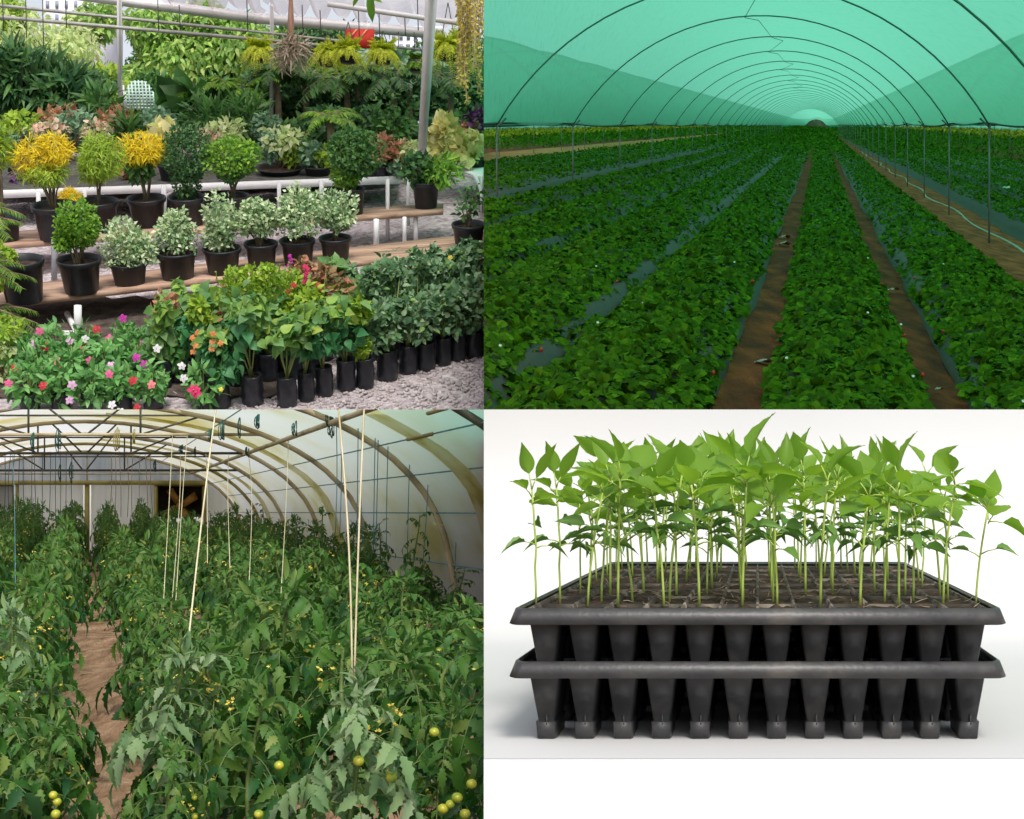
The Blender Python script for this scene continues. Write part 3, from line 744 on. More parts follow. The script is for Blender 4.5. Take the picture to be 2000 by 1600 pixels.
# ventilation openings with fans in the end wall
def fan(px0, px1, label):
    a0, a1 = epx(px0), epx(px1); z1 = b_b - .02; z0 = (1000 - 1010) * YE / F
    o = S((a0 + a1) / 2, z0, YE); t = thing('wall_fan', label, 'fan', o, group='fans in the end wall')
    mb = MB()
    for q in ([(a0, z0, .0), (a1, z0, .0), (a1, z1, .0), (a0, z1, .0)],):
        V = [S(a, z, YE + .02) - o for a, z, _ in q] + [S(a, z, YE + .3) - o for a, z, _ in q]
        mb.add(np.array(V), [[[0, 1, 5, 4], [1, 2, 6, 5], [2, 3, 7, 6], [3, 0, 4, 7], [4, 5, 6, 7]]])
    part('fan_housing', mb, M['dark_inside'], t)
    c = S((a0 + a1) / 2, (z0 + z1) / 2 - .08, YE + .12) - o
    for k in range(4):
        an = k * math.pi / 2 + .45; L = (a1 - a0) * .42; d = np.array([math.cos(an), .0, math.sin(an)]); s_ = np.array([-math.sin(an), .35, math.cos(an)])
        m2 = MB(); hexa(m2, [c + d * .06 - s_ * .05, c + d * .06 + s_ * .05, c + d * L + s_ * .11, c + d * L - s_ * .03], [c + d * .06 - s_ * .05 + [0, .02, 0], c + d * .06 + s_ * .05 + [0, .02, 0], c + d * L + s_ * .11 + [0, .02, 0], c + d * L - s_ * .03 + [0, .02, 0]])
        part('fan_blade', m2, M['fan_orange'], t)
    m2 = MB(); ball(m2, c, .06, 10, 6); part('fan_hub', m2, M['fan_orange'], t, True)
    m2 = MB()
    for (p, q) in (((a0, z0), (a0, z1)), ((a1, z0), (a1, z1)), ((a0, z1), (a1, z1))):
        tube(m2, [S(p[0], p[1], YE - .01) - o, S(q[0], q[1], YE - .01) - o], .022, 4)
    part('fan_frame', m2, M['yellow_pipe'], t)
fan(306, 397, 'orange bladed fan in the dark opening right of the yellow post')
fan(-70, 26, 'orange bladed fan in the dark opening left of the yellow post, mostly cut off')

# ---- tomato plants
M['tom_leaf'] = leaf_mat('tom_leaf', [(.022,.085,.014), (.04,.135,.02), (.022,.095,.03), (.12,.22,.035), (.012,.05,.012), (.065,.165,.03)], .35, .5, (1.1, 1.2, .6), spec=.3)
M['tom_pale'] = leaf_mat('tom_pale', [(.17,.29,.12), (.26,.38,.17), (.11,.22,.09), (.33,.42,.25)], .3, .6, spec=.25)
M['tom_tip'] = leaf_mat('tom_tip', [(.05,.15,.022), (.09,.2,.03), (.06,.16,.04), (.22,.3,.07)], .35, .5, spec=.25)
M['tom_stem'] = noise_mat('tom_stem', [(.07,.12,.03), (.15,.2,.06)], 30, .6)
M['tom_green'] = noise_mat('tom_green', [(.16,.28,.02), (.36,.38,.03), (.5,.44,.04)], 45, .3, spec=.5)
M['tom_flower'] = leaf_mat('tom_flower', [(.72,.56,.06), (.85,.7,.16)], .3, .6)
def comp_leaf(ml, ms, p0, az, L, el, droop, nl=7, T_=T_LOBE):
    h = np.array([math.cos(az), math.sin(az), 0]); t = np.linspace(0, 1, 8)
    pts = p0 + L * (t[:, None] * h * (1 - .2 * t[:, None]) + (el * t - droop * t ** 2)[:, None] * np.array([0, 0, 1.0]))
    tube(ms, pts, np.linspace(.0026, .0009, 8), 4, False)
    tg = norm(np.gradient(pts, axis=0)); sd_ = norm(np.cross(tg, [0, 0, 1.0])); up = np.cross(sd_, tg)
    P_, D, Nn, Sz = [], [], [], []
    ks = [1, 2, 4, 5, 6] if nl >= 7 else [3, 6]
    for j, k in enumerate(ks):
        for sg in (-1, 1):
            P_.append(pts[k]); D.append(sd_[k] * sg + tg[k] * .5 + np.array([0, 0, -.35]) + rng.normal(size=3) * .18); Nn.append(up[k] + rng.normal(size=3) * .3 + np.array([0, -.25, 0]))
            Sz.append(L * ((.17, .30, .19, .33, .3)[j]) * rng.uniform(.8, 1.2))
    P_.append(pts[-1]); D.append(tg[-1] + [0, 0, -.2]); Nn.append(up[-1] + rng.normal(size=3) * .2); Sz.append(L * .42)
    scatter(ml, T_, np.array(P_), np.array(D), np.array(Nn), np.array(Sz), rng.uniform(.85, 1.25))
def tomato_proto(H, nleaf, hero=False, pale=False, spike=False, fruits=3):
    ml, mp, ms = MB(), MB(), MB()
    z = np.linspace(0, 1, 9); ph = rng.uniform(0, 6.28); sp = np.stack([.02 * np.sin(z * 5 + ph), .02 * np.cos(z * 4 + ph), H * z], 1)
    tube(ms, sp, np.linspace(.009, .004, 9), 6)
    for k in range(nleaf):
        f = (k + .5) / nleaf
        if spike: f = f ** 1.4
        f = .06 + .94 * f; zz = f * H; p0 = np.array([np.interp(f, z, sp[:, i]) for i in range(3)])
        L = rng.uniform(.17, .24) * (1 - .5 * max(0, f - .6) / .4) * (.7 if spike and f > .55 else 1)
        (tgt := mp if (pale and f > (.4 if hero else .72)) else ml)
        comp_leaf(tgt, ms, p0, k * 2.4 + rng.normal() * .3, L, rng.uniform(.05, .55) if f < .85 else rng.uniform(.5, 1.2), rng.uniform(.5, 1.0), 7)
    if pale:
        crown(mp, T_LAN, 26, .035, .04, .05, c=sp[-1], lift=.9)
    items = [('stem', ms.mesh('stem', M['tom_stem'], True), []), ('foliage', ml.mesh('foliage', M['tom_leaf'], True), [])]
    if pale: items.append(('young_foliage', mp.mesh('young_foliage', M['tom_pale' if hero else 'tom_tip'], True), []))
    for k in range(fruits):
        az = rng.uniform(3.3, 6.1) if hero else rng.uniform(2.8, 6.6); f = rng.uniform(.25, .7)
        m2 = MB(); ball(m2, (math.cos(az) * .1, math.sin(az) * .11, H * f), rng.uniform(.010, .0145), 10, 7, .88); scatter(m2, T_LAN, np.repeat([[math.cos(az) * .1, math.sin(az) * .11, H * f + .011]], 5, 0), np.stack([np.cos(np.arange(5) * 1.257), np.sin(np.arange(5) * 1.257), np.full(5, .2)], 1), [[0, 0, 1.0]] * 5, .014)
        items.append(('tomato', m2.mesh('tomato', M['tom_green'], True), []))
    for k in range(3 if hero else rng.integers(1, 4)):
        az = rng.uniform(2.8, 6.6); f = rng.uniform(.5, .95); c = np.array([math.cos(az) * .1, math.sin(az) * .1, H * f]); m2 = MB()
        for j in range(4):
            cc = c + rng.normal(size=3) * .02; dd = rdir(5) + [0, -.4, .2]
            scatter(m2, T_DIA, np.repeat(cc[None], 5, 0), dd, rdir(5), .0105)
        items.append(('flower_truss', m2.mesh('flower_truss', M['tom_flower']), []))
    return items
TP = [tomato_proto(.40, 27, pale=True, fruits=rng.integers(0, 3)) for _ in range(6)]
TS = [tomato_proto(.62, 26, spike=True, fruits=1) for _ in range(3)]
TH = [tomato_proto(.46, 30, True, True, fruits=2) for _ in range(3)]
def tomato(px, ytop, Y, proto, Hn, label, rot=0, sc=None):
    a, b = Spx(px, ytop, Y); s_ = (b + EH) / Hn if sc is None else sc
    return spawn('tomato_plant', label, 'tomato plant', proto, S(a, -EH, Y), s_, rot, 'tomato plants in the tunnel'), S(a, -EH, Y), s_, rot
def fruit_on(tp_, pts, Y, r=.0145):
    t, o, s_, rz = tp_
    for px, py in pts:
        a, b = Spx(px, py, Y); w_ = (S(a, b, Y) - o) / s_; c, sn = math.cos(-rz), math.sin(-rz)
        mb = MB(); ball(mb, (w_[0] * c - w_[1] * sn, w_[0] * sn + w_[1] * c, w_[2]), r * rng.uniform(.8, 1.15), 12, 8, .88)
        part('tomato', mb, M['tom_green'], t, True)
LEFTR, RIGHTR = 'green tomato plant in the dense rows left of the bare path', 'green tomato plant in the dense rows right of the bare path'
for a, Ya, lab in ((-.23, 3.0, LEFTR), (-.75, 9.5, LEFTR), (-1.3, 17, LEFTR), (.32, 3.6, RIGHTR), (.6, 3.75, 'low tomato plant filling in between the front twine-tied plants'), (.85, 3.3, RIGHTR), (1.4, 4.9, RIGHTR), (1.95, 7.1, RIGHTR), (2.42, 9.1, RIGHTR)):
    Y = Ya
    while Y < (6.2 if a == .6 else 24.2):
        b_top = np.interp(Y, [4, 8, 14, 20, 24], [-.39, -.31, -.22, -.08, .02]) + rng.normal() * .06
        if a > 1.2 and Y > 7: b_top -= .07 + (.08 if a > 1.9 and Y < 12 else 0)
        if abs(a) < .5: b_top -= .02
        jit = 0; pr = TP[rng.integers(6)] if rng.random() > (.4 if a > 1.9 else .12) or Y < 8 else TS[rng.integers(3)]
        Hn = .40 if any(pr is q for q in TP) else .56
        jit = rng.normal() * .05
        if a + .26 * 0 < .26 * Y + .25:
            sy = (b_top + EH) / Hn
            t = spawn('tomato_plant', lab, 'tomato plant', pr, S(a + jit, -EH, Y), 1.0, rng.uniform(0, 6.28), 'tomato plants in the tunnel')
            wd = min(1.3, .8 + .32 * sy); 
            if abs(a) < .5: wd *= .92
            t.scale = (wd, wd, sy)
        Y += .34 + .022 * Y
# the tall shoots against the film on the right
for px, yt, Y, i, lab in ((632, 995, 13.4, 0, 'tall tomato shoot standing against the film, left of three'), (738, 1028, 11.2, 1, 'tall tomato shoot standing against the film, middle of three'), (812, 1015, 9.8, 2, 'tallest bushy tomato shoot against the film, right of three')):
    tomato(px, yt, Y, TS[i], .62, lab, rng.uniform(0, 6))[0].scale *= 1.04
# the big plants in front
tomato(690, 1318, 2.95, TH[0], .50, 'big tomato plant with grey-green tip tied to the white twine pair', 1.0)
tomato(345, 1255, 3.5, TH[1], .50, 'big tomato plant tied to the single slanting twine', 2.1)
tomato(30, 1165, 4.2, TH[2], .52, 'big pale-tipped tomato plant at the left edge before the path', 4.0)
tomato(300, 1290, 4.4, TP[0], .44, 'tomato plant leaning over the right side of the bare path', 2.5)
tomato(283, 1235, 5.2, TP[3], .44, 'tomato plant behind the one leaning over the right side of the path', .4)
tomato(105, 1285, 3.9, TP[5], .44, 'tomato plant hanging over the left side of the bare path', 4.1)
tomato(560, 1400, 3.9, TP[1], .44, 'dark tomato plant behind the gap between the two big twine-tied plants', 1.5)
tomato(800, 1290, 4.3, TP[4], .44, 'dark tomato plant just right behind the grey-tipped one', .5)
tomato(500, 1330, 3.1, TP[0], .44, 'low dark tomato plant between the two big twine-tied plants', 5.0)
fruit_on(tomato(870, 1370, 3.2, TP[2], .44, 'dark tomato plant with many yellow-green fruits in the front right corner', 3.0), [(921, 1531), (893, 1558), (879, 1571), (908, 1590), (865, 1580), (848, 1430)], 3.0)
fruit_on(tomato(85, 1400, 3.05, TP[3], .44, 'low tomato plant with yellow-green fruits at the front left corner', 2.0), [(104, 1553), (112, 1566), (109, 1590)], 2.88, .0135)
fruit_on(tomato(330, 1450, 2.95, TP[5], .44, 'low tomato plant bending over the front of the bare path', 1.0), [(505, 1590), (545, 1495)], 2.85)
# twines
def twine(p0, p1, Y0, Y1_, r, mat, label, grp='twines holding the tomato plants'):
    a0, b0 = Spx(*p0, Y0); a1, b1 = Spx(*p1, Y1_)
    A_, B_ = S(a0, b0, Y0), S(a1, b1, Y1_); tt = np.linspace(0, 1, 8)[:, None]
    pts = A_ + (B_ - A_) * tt + np.array([1, 0, 0]) * (.01 * np.sin(tt * 3.1) * rng.normal())
    if pts[:, 0].max() > -.004: pts[:, 0] = np.minimum(pts[:, 0], -.006)
    if pts[-1][2] > 0: pass
    mb = MB(); tube(mb, pts - A_, r, 5); tag(link('twine', mb.mesh('twine', M[mat], True), None, A_), label, 'twine', grp)
twine((688, 1330), (659, 780), 2.95, 3.1, .0021, 'twine', 'thick pale twine, left strand of the pair holding the grey-tipped plant')
twine((692, 1330), (712, 780), 2.95, 3.1, .0021, 'twine', 'thick pale twine, right strand of the pair holding the grey-tipped plant')
twine((364, 1290), (424, 780), 3.5, 4.4, .0023, 'twine', 'long slanting pale twine holding the big plant in the middle')
for p0, p1, lab in (((484, 1190), (485, 930), 'short pale twine above the middle rows, second from the slanting one'), ((547, 1190), (563, 830), 'pale twine above the middle rows, right of the short one'), ((318, 1200), (337, 880), 'pale twine left of the slanting one, thickest of four'),
                    ((334, 1200), (352, 890), 'pale twine close beside the thickest of four'), ((343, 1180), (366, 880), 'pale twine nearest the slanting one on its left'), ((449, 1110), (447, 985), 'faint short twine hanging over the middle rows'), ((30, 1150), (24, 905), 'blue-green twine at the left edge'), ((405, 1100), (402, 960), 'faint short twine just right of the slanting one')):
    twine(p0, (p1[0], 850 if p1[1] < 885 else 887), 5.5, 13.7 if p1[1] < 885 else 16.5, np.linspace(.0015, .0036, 8), 'twine_blue' if 'blue' in lab else 'twine', lab)
for px in (655, 664, 700, 712, 735, 740, 762, 806, 838, 905, 934):
    yb = 1040 + (px - 650) * .35
    twine((px - (px - 700) * .07 - 3, yb), (px, 780), 10.6, 10.6, .0032, 'twine_blue', 'thin blue-grey twine hanging down before the right film', 'thin twines before the right film')
for px in list(range(8, 150, 11)) + list(range(212, 300, 12)):
    px = px + rng.normal() * 2; twine((px, 1010), (px + rng.normal() * 2, 880 + 8 * rng.random()), 19, 17, .0042, 'twine_blue' if px < 150 else 'twine', 'thin twine hanging before the pale end wall panels', 'thin twines before the end wall')
# hooks and coils of spare twine hanging from the chords
def coil(px, py, Y, L, mat, label, n=3):
    a, b = Spx(px, py, Y); o = S(a, b, Y); mb = MB()
    for k in range(n):
        t = np.linspace(0, 2 * math.pi, 14); w_ = L * .06 * rng.uniform(.7, 1.2)
        tube(mb, np.stack([w_ * np.sin(t) + rng.normal() * .01, .02 * np.cos(t * 2) + rng.normal() * .01, -L / 2 + L / 2 * np.cos(t) * rng.uniform(.6, 1.1) + rng.normal() * .01], 1), .004, 4, False)
    tag(link('twine_coil', mb.mesh('twine_coil', M[mat]), None, o), label, 'twine coil', 'spare twine coils under the roof')
for px, py, Y, L, mat, lab in ((62, 846, 13.6, .18, 'hook', 'dark green twine coil hanging left of the first truss'), (113, 838, 13.6, .22, 'hook', 'larger dark green twine coil left of the truss centre'), (118, 905, 16.4, .2, 'hook', 'dark green coil hanging from the second truss, left'), (138, 902, 16.4, .22, 'hook', 'dark green coil hanging from the second truss, beside another'),
        (228, 836, 13.6, .2, 'yellow_pipe', 'yellow twine coil on the truss right of the centre'), (262, 840, 13.6, .14, 'yellow_pipe', 'small yellow coil beside the larger yellow coil'), (410, 838, 13, .12, 'hook', 'dark coil on the chord near the slanting twine'), (433, 822, 12.5, .16, 'hook', 'dark double hook right of the slanting twine'),
        (466, 815, 12, .16, 'hook', 'dark hook under the roof left of the long hoop'), (501, 806, 11, .12, 'hook', 'dark hook under the roof, third from the slanting twine'), (574, 826, 11, .1, 'hook', 'dark hook under the roof above the bushy rows'), (645, 803, 10.7, .12, 'hook', 'dark hook left of the white twine pair'), (647, 826, 10.7, .1, 'hook', 'lower dark hook left of the white twine pair'),
        (355, 868, 15, .1, 'hook', 'small hook hanging over the right half of the end wall'), (382, 872, 15, .1, 'hook', 'small hook just right of the fan opening'), (303, 896, 17, .16, 'hook', 'dark coil above the right fan opening'), (480, 874, 14, .09, 'hook', 'small dark hook below the long purlin')):
    coil(px, py, Y, L, mat, lab)
M['pale_bounce'] = noise_mat('pale_bounce', [(.5,.49,.47), (.62,.61,.59)], 2, .85)  # hidden wall's tone, made pale to bounce light onto the tunnel end
mb = MB(); box(mb, (-14, 26.4, -2.1), (28, .08, 3.9))
tag(link('terrace_wall', mb.mesh('terrace_wall', M['pale_bounce'])), kind='structure')

# ================================================================== PLANT NURSERY ON RAKED GROUND
QUAD[0] = 'TL'
Y0, RK = 26.5, .4
TH_ = math.atan(RK)                       # everything stands square to the raked ground
def gY(py): return RK * Y0 / (RK - (800 - py) / F)
def gp(px, py): return P(px, py, gY(py))
class GroundPlane:
    def hit(s, px, py): return gp(px, py)
GP = GroundPlane()
LS = Plane((0, 592, 30.0), (945, 482, 32.6), (0, 560, 31.5))        # lower shelf
US = Plane((0, 477, 33.4), (945, 404, 36.2), (0, 452, 34.9))        # upper shelf
WT = Plane((0, 372, 37.4), (945, 338, 39.4), (0, 335, 40.2))        # white table
ZU = np.array([0, -math.sin(TH_), math.cos(TH_)])
def tilt(rz=0.0): return (Matrix.Rotation(TH_, 3, 'X') @ Matrix.Rotation(rz, 3, 'Z')).to_euler()
def lm(name, cols, tr=.35): M[name] = leaf_mat(name, [tuple(min(.88, x * 1.25) for x in c) for c in cols], tr, .5)
lm('l_yellow', [(.7,.45,.01), (.85,.62,.02), (.55,.42,.02), (.8,.55,.02), (.4,.36,.03)], .45)
lm('l_lime', [(.2,.34,.03), (.34,.48,.04), (.14,.26,.03), (.42,.5,.06)], .45)
lm('l_bright', [(.1,.26,.02), (.18,.38,.03), (.07,.18,.02), (.28,.42,.04)], .4)
lm('l_green', [(.04,.13,.03), (.07,.19,.04), (.03,.09,.025), (.12,.24,.05)], .35)
lm('l_dark', [(.02,.075,.03), (.05,.14,.045), (.1,.22,.06), (.012,.04,.02)], .35)
lm('l_varieg', [(.4,.5,.3), (.6,.66,.46), (.12,.26,.1), (.3,.42,.2), (.5,.56,.32), (.07,.18,.07)], .3)
lm('l_rose', [(.07,.17,.07), (.15,.28,.13), (.035,.1,.045), (.32,.44,.26), (.05,.13,.05), (.2,.34,.09)], .4)
lm('l_heart', [(.16,.32,.07), (.28,.42,.08), (.07,.2,.06), (.22,.36,.14), (.1,.25,.06), (.4,.46,.08)], .4)
lm('l_hdark', [(.04,.16,.06), (.06,.22,.08), (.1,.27,.1)], .35)
lm('l_vinca', [(.09,.27,.06), (.16,.38,.1), (.06,.18,.05), (.22,.42,.14)], .35)
lm('l_cream', [(.75,.62,.25), (.8,.68,.36), (.4,.42,.12), (.6,.5,.2)], .35)
lm('l_red', [(.32,.09,.07), (.4,.16,.1), (.16,.14,.06), (.5,.25,.14), (.14,.2,.06)], .35)
lm('l_pink', [(.6,.34,.25), (.55,.4,.3), (.2,.28,.1), (.62,.48,.38)], .35)
lm('l_purple', [(.05,.01,.06), (.09,.02,.1), (.03,.02,.03)], .2)
lm('l_pale', [(.5,.58,.28), (.66,.7,.4), (.36,.5,.16), (.72,.72,.48)], .55)
lm('l_tree', [(.22,.42,.07), (.38,.56,.12), (.12,.28,.06), (.52,.64,.2), (.06,.16,.04)], .5)
lm('l_fern', [(.5,.6,.04), (.66,.72,.07), (.34,.44,.04), (.74,.7,.1)], .55)
lm('l_gold', [(.5,.38,.06), (.6,.5,.12), (.38,.34,.06)], .4)
lm('l_teal', [(.12,.26,.15), (.2,.34,.2), (.08,.18,.1), (.3,.42,.26)], .35)
lm('l_dry', [(.3,.25,.18), (.42,.36,.26), (.22,.17,.12)], .2)
M['plank'] = noise_mat('plank', [(.26,.15,.11), (.44,.28,.2), (.56,.39,.3)], 2.2, .8, .3, 18, stretch=(.35, 3, 3))
M['gravel'] = noise_mat('gravel', [(.2,.17,.18), (.38,.32,.34), (.55,.48,.5), (.3,.25,.26)], 9, .9, .9, 9, kind='voronoi', bdist=.06)
M['bench_mesh'] = noise_mat('bench_mesh', [(.05,.05,.045), (.12,.11,.1)], 6, .8)
M['pebble'] = noise_mat('pebble', [(.3,.26,.27), (.5,.44,.45)], 1.5, .9)
M['grey_post'] = noise_mat('grey_post', [(.25,.25,.27), (.36,.36,.38)], 4, .6)
M['shade_cloth'] = film_mat('shade_cloth', [(.7,.63,.64), (.8,.73,.74)], 3, .75, .25, .6, (1, 6, 1), (.8, .76, .78))
M['pipe_grey'] = noise_mat('pipe_grey', [(.3,.3,.28), (.45,.45,.42)], 3, .5)
def mtree(nm, px, py, Y): pass

# ---- ground
pys = np.concatenate([np.linspace(830, 262, 60)]); rows = []
xs = np.linspace(-200, 1010, 70)
for py in pys: rows.append([gp(x, py) + ZU * (.02 * rng.normal()) for x in xs])
Yk = gY(262)
for Y in (52, 58, 66, 80): rows.append([P(x, 258, Y) for x in xs])
mb = MB(); sheet(mb, np.array(rows)[:, ::-1])
tag(link('gravel_ground', mb.mesh('gravel_ground', M['gravel'], True)), kind='structure')
mb = MB()
for k in range(2600):
    px, py = rng.uniform(430, 945), rng.uniform(640, 803)
    if py < 800 - (px - 430) * .3: continue
    c = gp(px, py); r = rng.uniform(.018, .05); ball(mb, c + ZU * r * .3, r, 5, 4, .7)
tag(link('gravel', mb.mesh('gravel', M['pebble'])), 'loose pinkish grey gravel strewn before the row of black bags', 'gravel', kind='stuff')

M['dark_earth'] = noise_mat('dark_earth', [(.035,.026,.022), (.08,.06,.05), (.13,.1,.085)], 4, .95, .8, 14, bdist=.05)
mb = MB(); sheet(mb, np.array([[gp(x, y + 4 * math.sin(x * .09)) + ZU * .05 for x in np.linspace(-60, 560 + 60 * (y < 700), 30)] for y in np.linspace(780, 585, 12)])[:, ::-1])
tag(link('bare_earth', mb.mesh('bare_earth', M['dark_earth'], True)), kind='structure')

# ---- shelves and table
def slab(mb, pts, th):
    top = np.array(pts); hexa(mb, top - ZU * th, top)
def leg(nm, parent, o, px, y0, y1, pw, mat, Yb=None, rnd=False):
    Y = gY(y1) if Yb is None else Yb
    a = P(px, y1, Y); Yt = Y - .371 * (y1 - y0) * Y / F; b = P(px, y0, Yt); r = pw * Y / F / 2; mb = MB()
    tube(mb, [a - o, (a + b) / 2 - o, b - o], r, 12 if rnd else 4); part(nm, mb, M[mat], parent, rnd)
def bench(label, pl, fr, bk, x0, x1, th, legs, name='plank_bench', mat='plank', cat='bench'):
    o = pl.hit((x0 + x1) / 2, fr((x0 + x1) / 2)); t = thing(name, label, cat, o)
    n = 2
    for k in range(n):
        f0, f1 = k / n + .012 * k, (k + 1) / n - .012
        E = lambda x, f: pl.hit(x, fr(x) * (1 - f) + bk(x) * f) - o
        mb = MB(); slab(mb, [E(x0, f0), E(x1, f0), E(x1, f1), E(x0, f1)], th); part('board' if mat == 'plank' else 'table_top', mb, M[mat if mat == 'plank' else 'bench_mesh'], t)
    if mat != 'plank':
        mb = MB(); a, b = pl.hit(x0, fr(x0)) - o, pl.hit(x1, fr(x1)) - o; q = np.array([0, -.05, 0]); hexa(mb, [a + q - ZU * th * 1.2, b + q - ZU * th * 1.2, b - q * .9 - ZU * th * 1.2, a - q * .9 - ZU * th * 1.2], [a + q + ZU * .02, b + q + ZU * .02, b - q * .9 + ZU * .02, a - q * .9 + ZU * .02]); part('front_rail', mb, M['white_metal'], t)
    for L in legs: leg('leg', t, o, *L[:4], L[4], *(L[5:]))
    return t
bench('lower weathered plank bench carrying the white-edged shrubs and an empty pot', LS, lambda x: 592 - .1164 * x, lambda x: 560 - .1125 * x, -60, 945, .12,
      [(152, 597, 662, 15, 'white_metal', None, True), (855, 500, 556, 11, 'white_metal', None, True), (500, 540, 610, 13, 'white_metal', None, True)])
bench('upper weathered plank bench carrying the clipped yellow and green shrubs', US, lambda x: 478 - .0785 * x, lambda x: 453 - .065 * x, -60, 866, .12,
      [(106, 468, 548, 12, 'grey_post', 33.4), (735, 428, 482, 11, 'white_metal', 35.2), (790, 424, 474, 8, 'white_metal', 35.8, True), (812, 424, 470, 9, 'white_metal', 36.2, True)])
tb = bench('long white metal table with diagonal braces behind the plank benches', WT, lambda x: 374 - .036 * x, lambda x: 320 - .03 * x, -60, 782, .14,
      [(75, 376, 450, 9, 'white_metal'), (165, 372, 446, 9, 'white_metal'), (320, 362, 440, 11, 'white_metal'), (545, 356, 430, 8, 'white_metal'), (628, 353, 426, 9, 'white_metal'), (757, 350, 470, 8, 'white_metal'), (797, 340, 440, 7, 'white_metal')], 'metal_table', 'white_metal', 'table')
mb = MB(); o = np.array(tb.location); Yq = gY(440)
for x0, y0, x1, y1 in ((300, 364, 317, 384), (350, 361, 323, 384)):
    Yb = 38.0; tube(mb, [P(x0, y0, Yb) - o, P((x0 + x1) / 2, (y0 + y1) / 2, Yb) - o, P(x1, y1, Yb) - o], .045, 4)
part('brace', mb, M['white_metal'], tb)
# white bench with an arched brace at the right
o = gp(915, 420); t = thing('metal_table', 'short white metal table with arched brace at the right edge', 'table', o)
mb = MB(); E = lambda x, y: WT.hit(x, y) - o
slab(mb, [E(898, 333), E(944, 345), E(944, 318), E(890, 316)], .14); part('table_top', mb, M['white_metal'], t)
mb = MB(); Yb = 38.6; th = np.linspace(0, 1, 10); tube(mb, np.array([P(915 + 27 * math.sin(x * 1.57), 338 + 60 * (1 - math.cos(x * 1.57)), Yb) for x in th]) - o, .05, 6); part('brace', mb, M['white_metal'], t, True)
leg('leg', t, o, 941, 345, 425, 6, 'white_metal', 39.0)
# pipe elbow at the foot of the lower bench
a = gp(118, 660); mb = MB(); tube(mb, np.array([gp(120, 660) + ZU * .08, gp(150, 660) + ZU * .08]) - a, .07, 10); tube(mb, np.array([gp(152, 660) + ZU * .1, gp(132, 622) + ZU * .1]) - a, .06, 10)
tag(link('white_pipe', mb.mesh('white_pipe', M['white_metal'], True), None, a), 'white pipe lying at the foot of the lower bench leg', 'pipe')

# ---- potted plants
KIND = {  # template, leaves, leaf px, material, jitter, lift, shell, lump, width factor
 'tuft': (T_STRAP, 1700, 11, 'l_yellow', .8, -.2, .4, .5, 1.6), 'limetuft': (T_STRAP, 1600, 12, 'l_lime', .8, -.4, .4, .45, 1.5),
 'clip': (T_DIA, 1600, 8, 'l_bright', .9, .2, .45, .5, 1), 'clipdark': (T_DIA, 1600, 7, 'l_dark', .8, .1, .5, .25, 1), 'clipmid': (T_DIA, 1600, 8, 'l_green', .9, .2, .45, .55, 1),
 'varieg': (T_DIA, 1300, 9, 'l_varieg', .9, .25, .3, .75, 1), 'rose': (T_OV, 270, 13, 'l_rose', .95, .1, .2, .8, 1.1), 'heart': (T_HEART, 120, 19, 'l_heart', .9, -.3, .15, .7, 1),
 'hdark': (T_HEART, 110, 20, 'l_hdark', .9, -.35, .15, .7, 1), 'vinca': (T_LAN, 300, 19, 'l_vinca', .8, .35, .4, .35, 1.5), 'bush': (T_OV, 420, 13, 'l_green', .8, .2, .4, .4, 1),
 'willow': (T_LAN, 380, 18, 'l_bright', .8, .1, .4, .35, 1), 'sparse': (T_OV, 110, 10, 'l_green', .9, .1, .3, .5, 1),
 'cream': (T_OV, 150, 24, 'l_cream', .8, .3, .4, .4, 1.1), 'red': (T_OV, 260, 13, 'l_red', .8, .2, .4, .4, 1.1), 'pink': (T_OV, 260, 11, 'l_pink', .8, .2, .4, .4, 1.2),
 'strapg': (T_STRAP, 260, 30, 'l_green', .5, .6, .2, .3, 1.7), 'strapd': (T_STRAP, 380, 42, 'l_dark', .6, .4, .2, .3, 1.6), 'teal': (T_OV, 380, 11, 'l_teal', .8, .2, .4, .4, 1.2),
 'lime': (T_OV, 380, 12, 'l_lime', .8, .2, .4, .4, 1.1), 'purple': (T_OV, 200, 12, 'l_purple', .8, .2, .4, .4, 1.1), 'pale': (T_OV, 420, 12, 'l_pale', .8, .2, .35, .45, 1),
 'bigdark': (T_HEART, 60, 44, 'l_green', .6, .2, .3, .3, 1), 'dark': (T_OV, 420, 13, 'l_dark', .8, .2, .35, .4, 1)}
def foliage(mb, k, c, rx, rz, m, dens=1.0):
    T_, n, lp, mt, jt, lf, sh, lu, wf = KIND[k]
    n = int(n * dens * max(.35, (rx * rz) / (48 * 48)) * 1.45)
    crown(mb, T_, n, rx * m * 1.04, rz * m * 1.04, lp * m * 1.08, c, sh, lu, 1.0, jt, lf, wf=wf); return M[mt]
def pot_mesh(r, H, mt='black_plastic', sub=None):
    mb = MB(); lathe(mb, [(.001, 0), (.72 * r, 0), (.76 * r, .03 * H), (.92 * r, .84 * H), (.99 * r, .85 * H), (1.03 * r, .99 * H), (1.0 * r, 1.02 * H), (.93 * r, 1.0 * H), (.88 * r, .8 * H)], 28)
    return mb
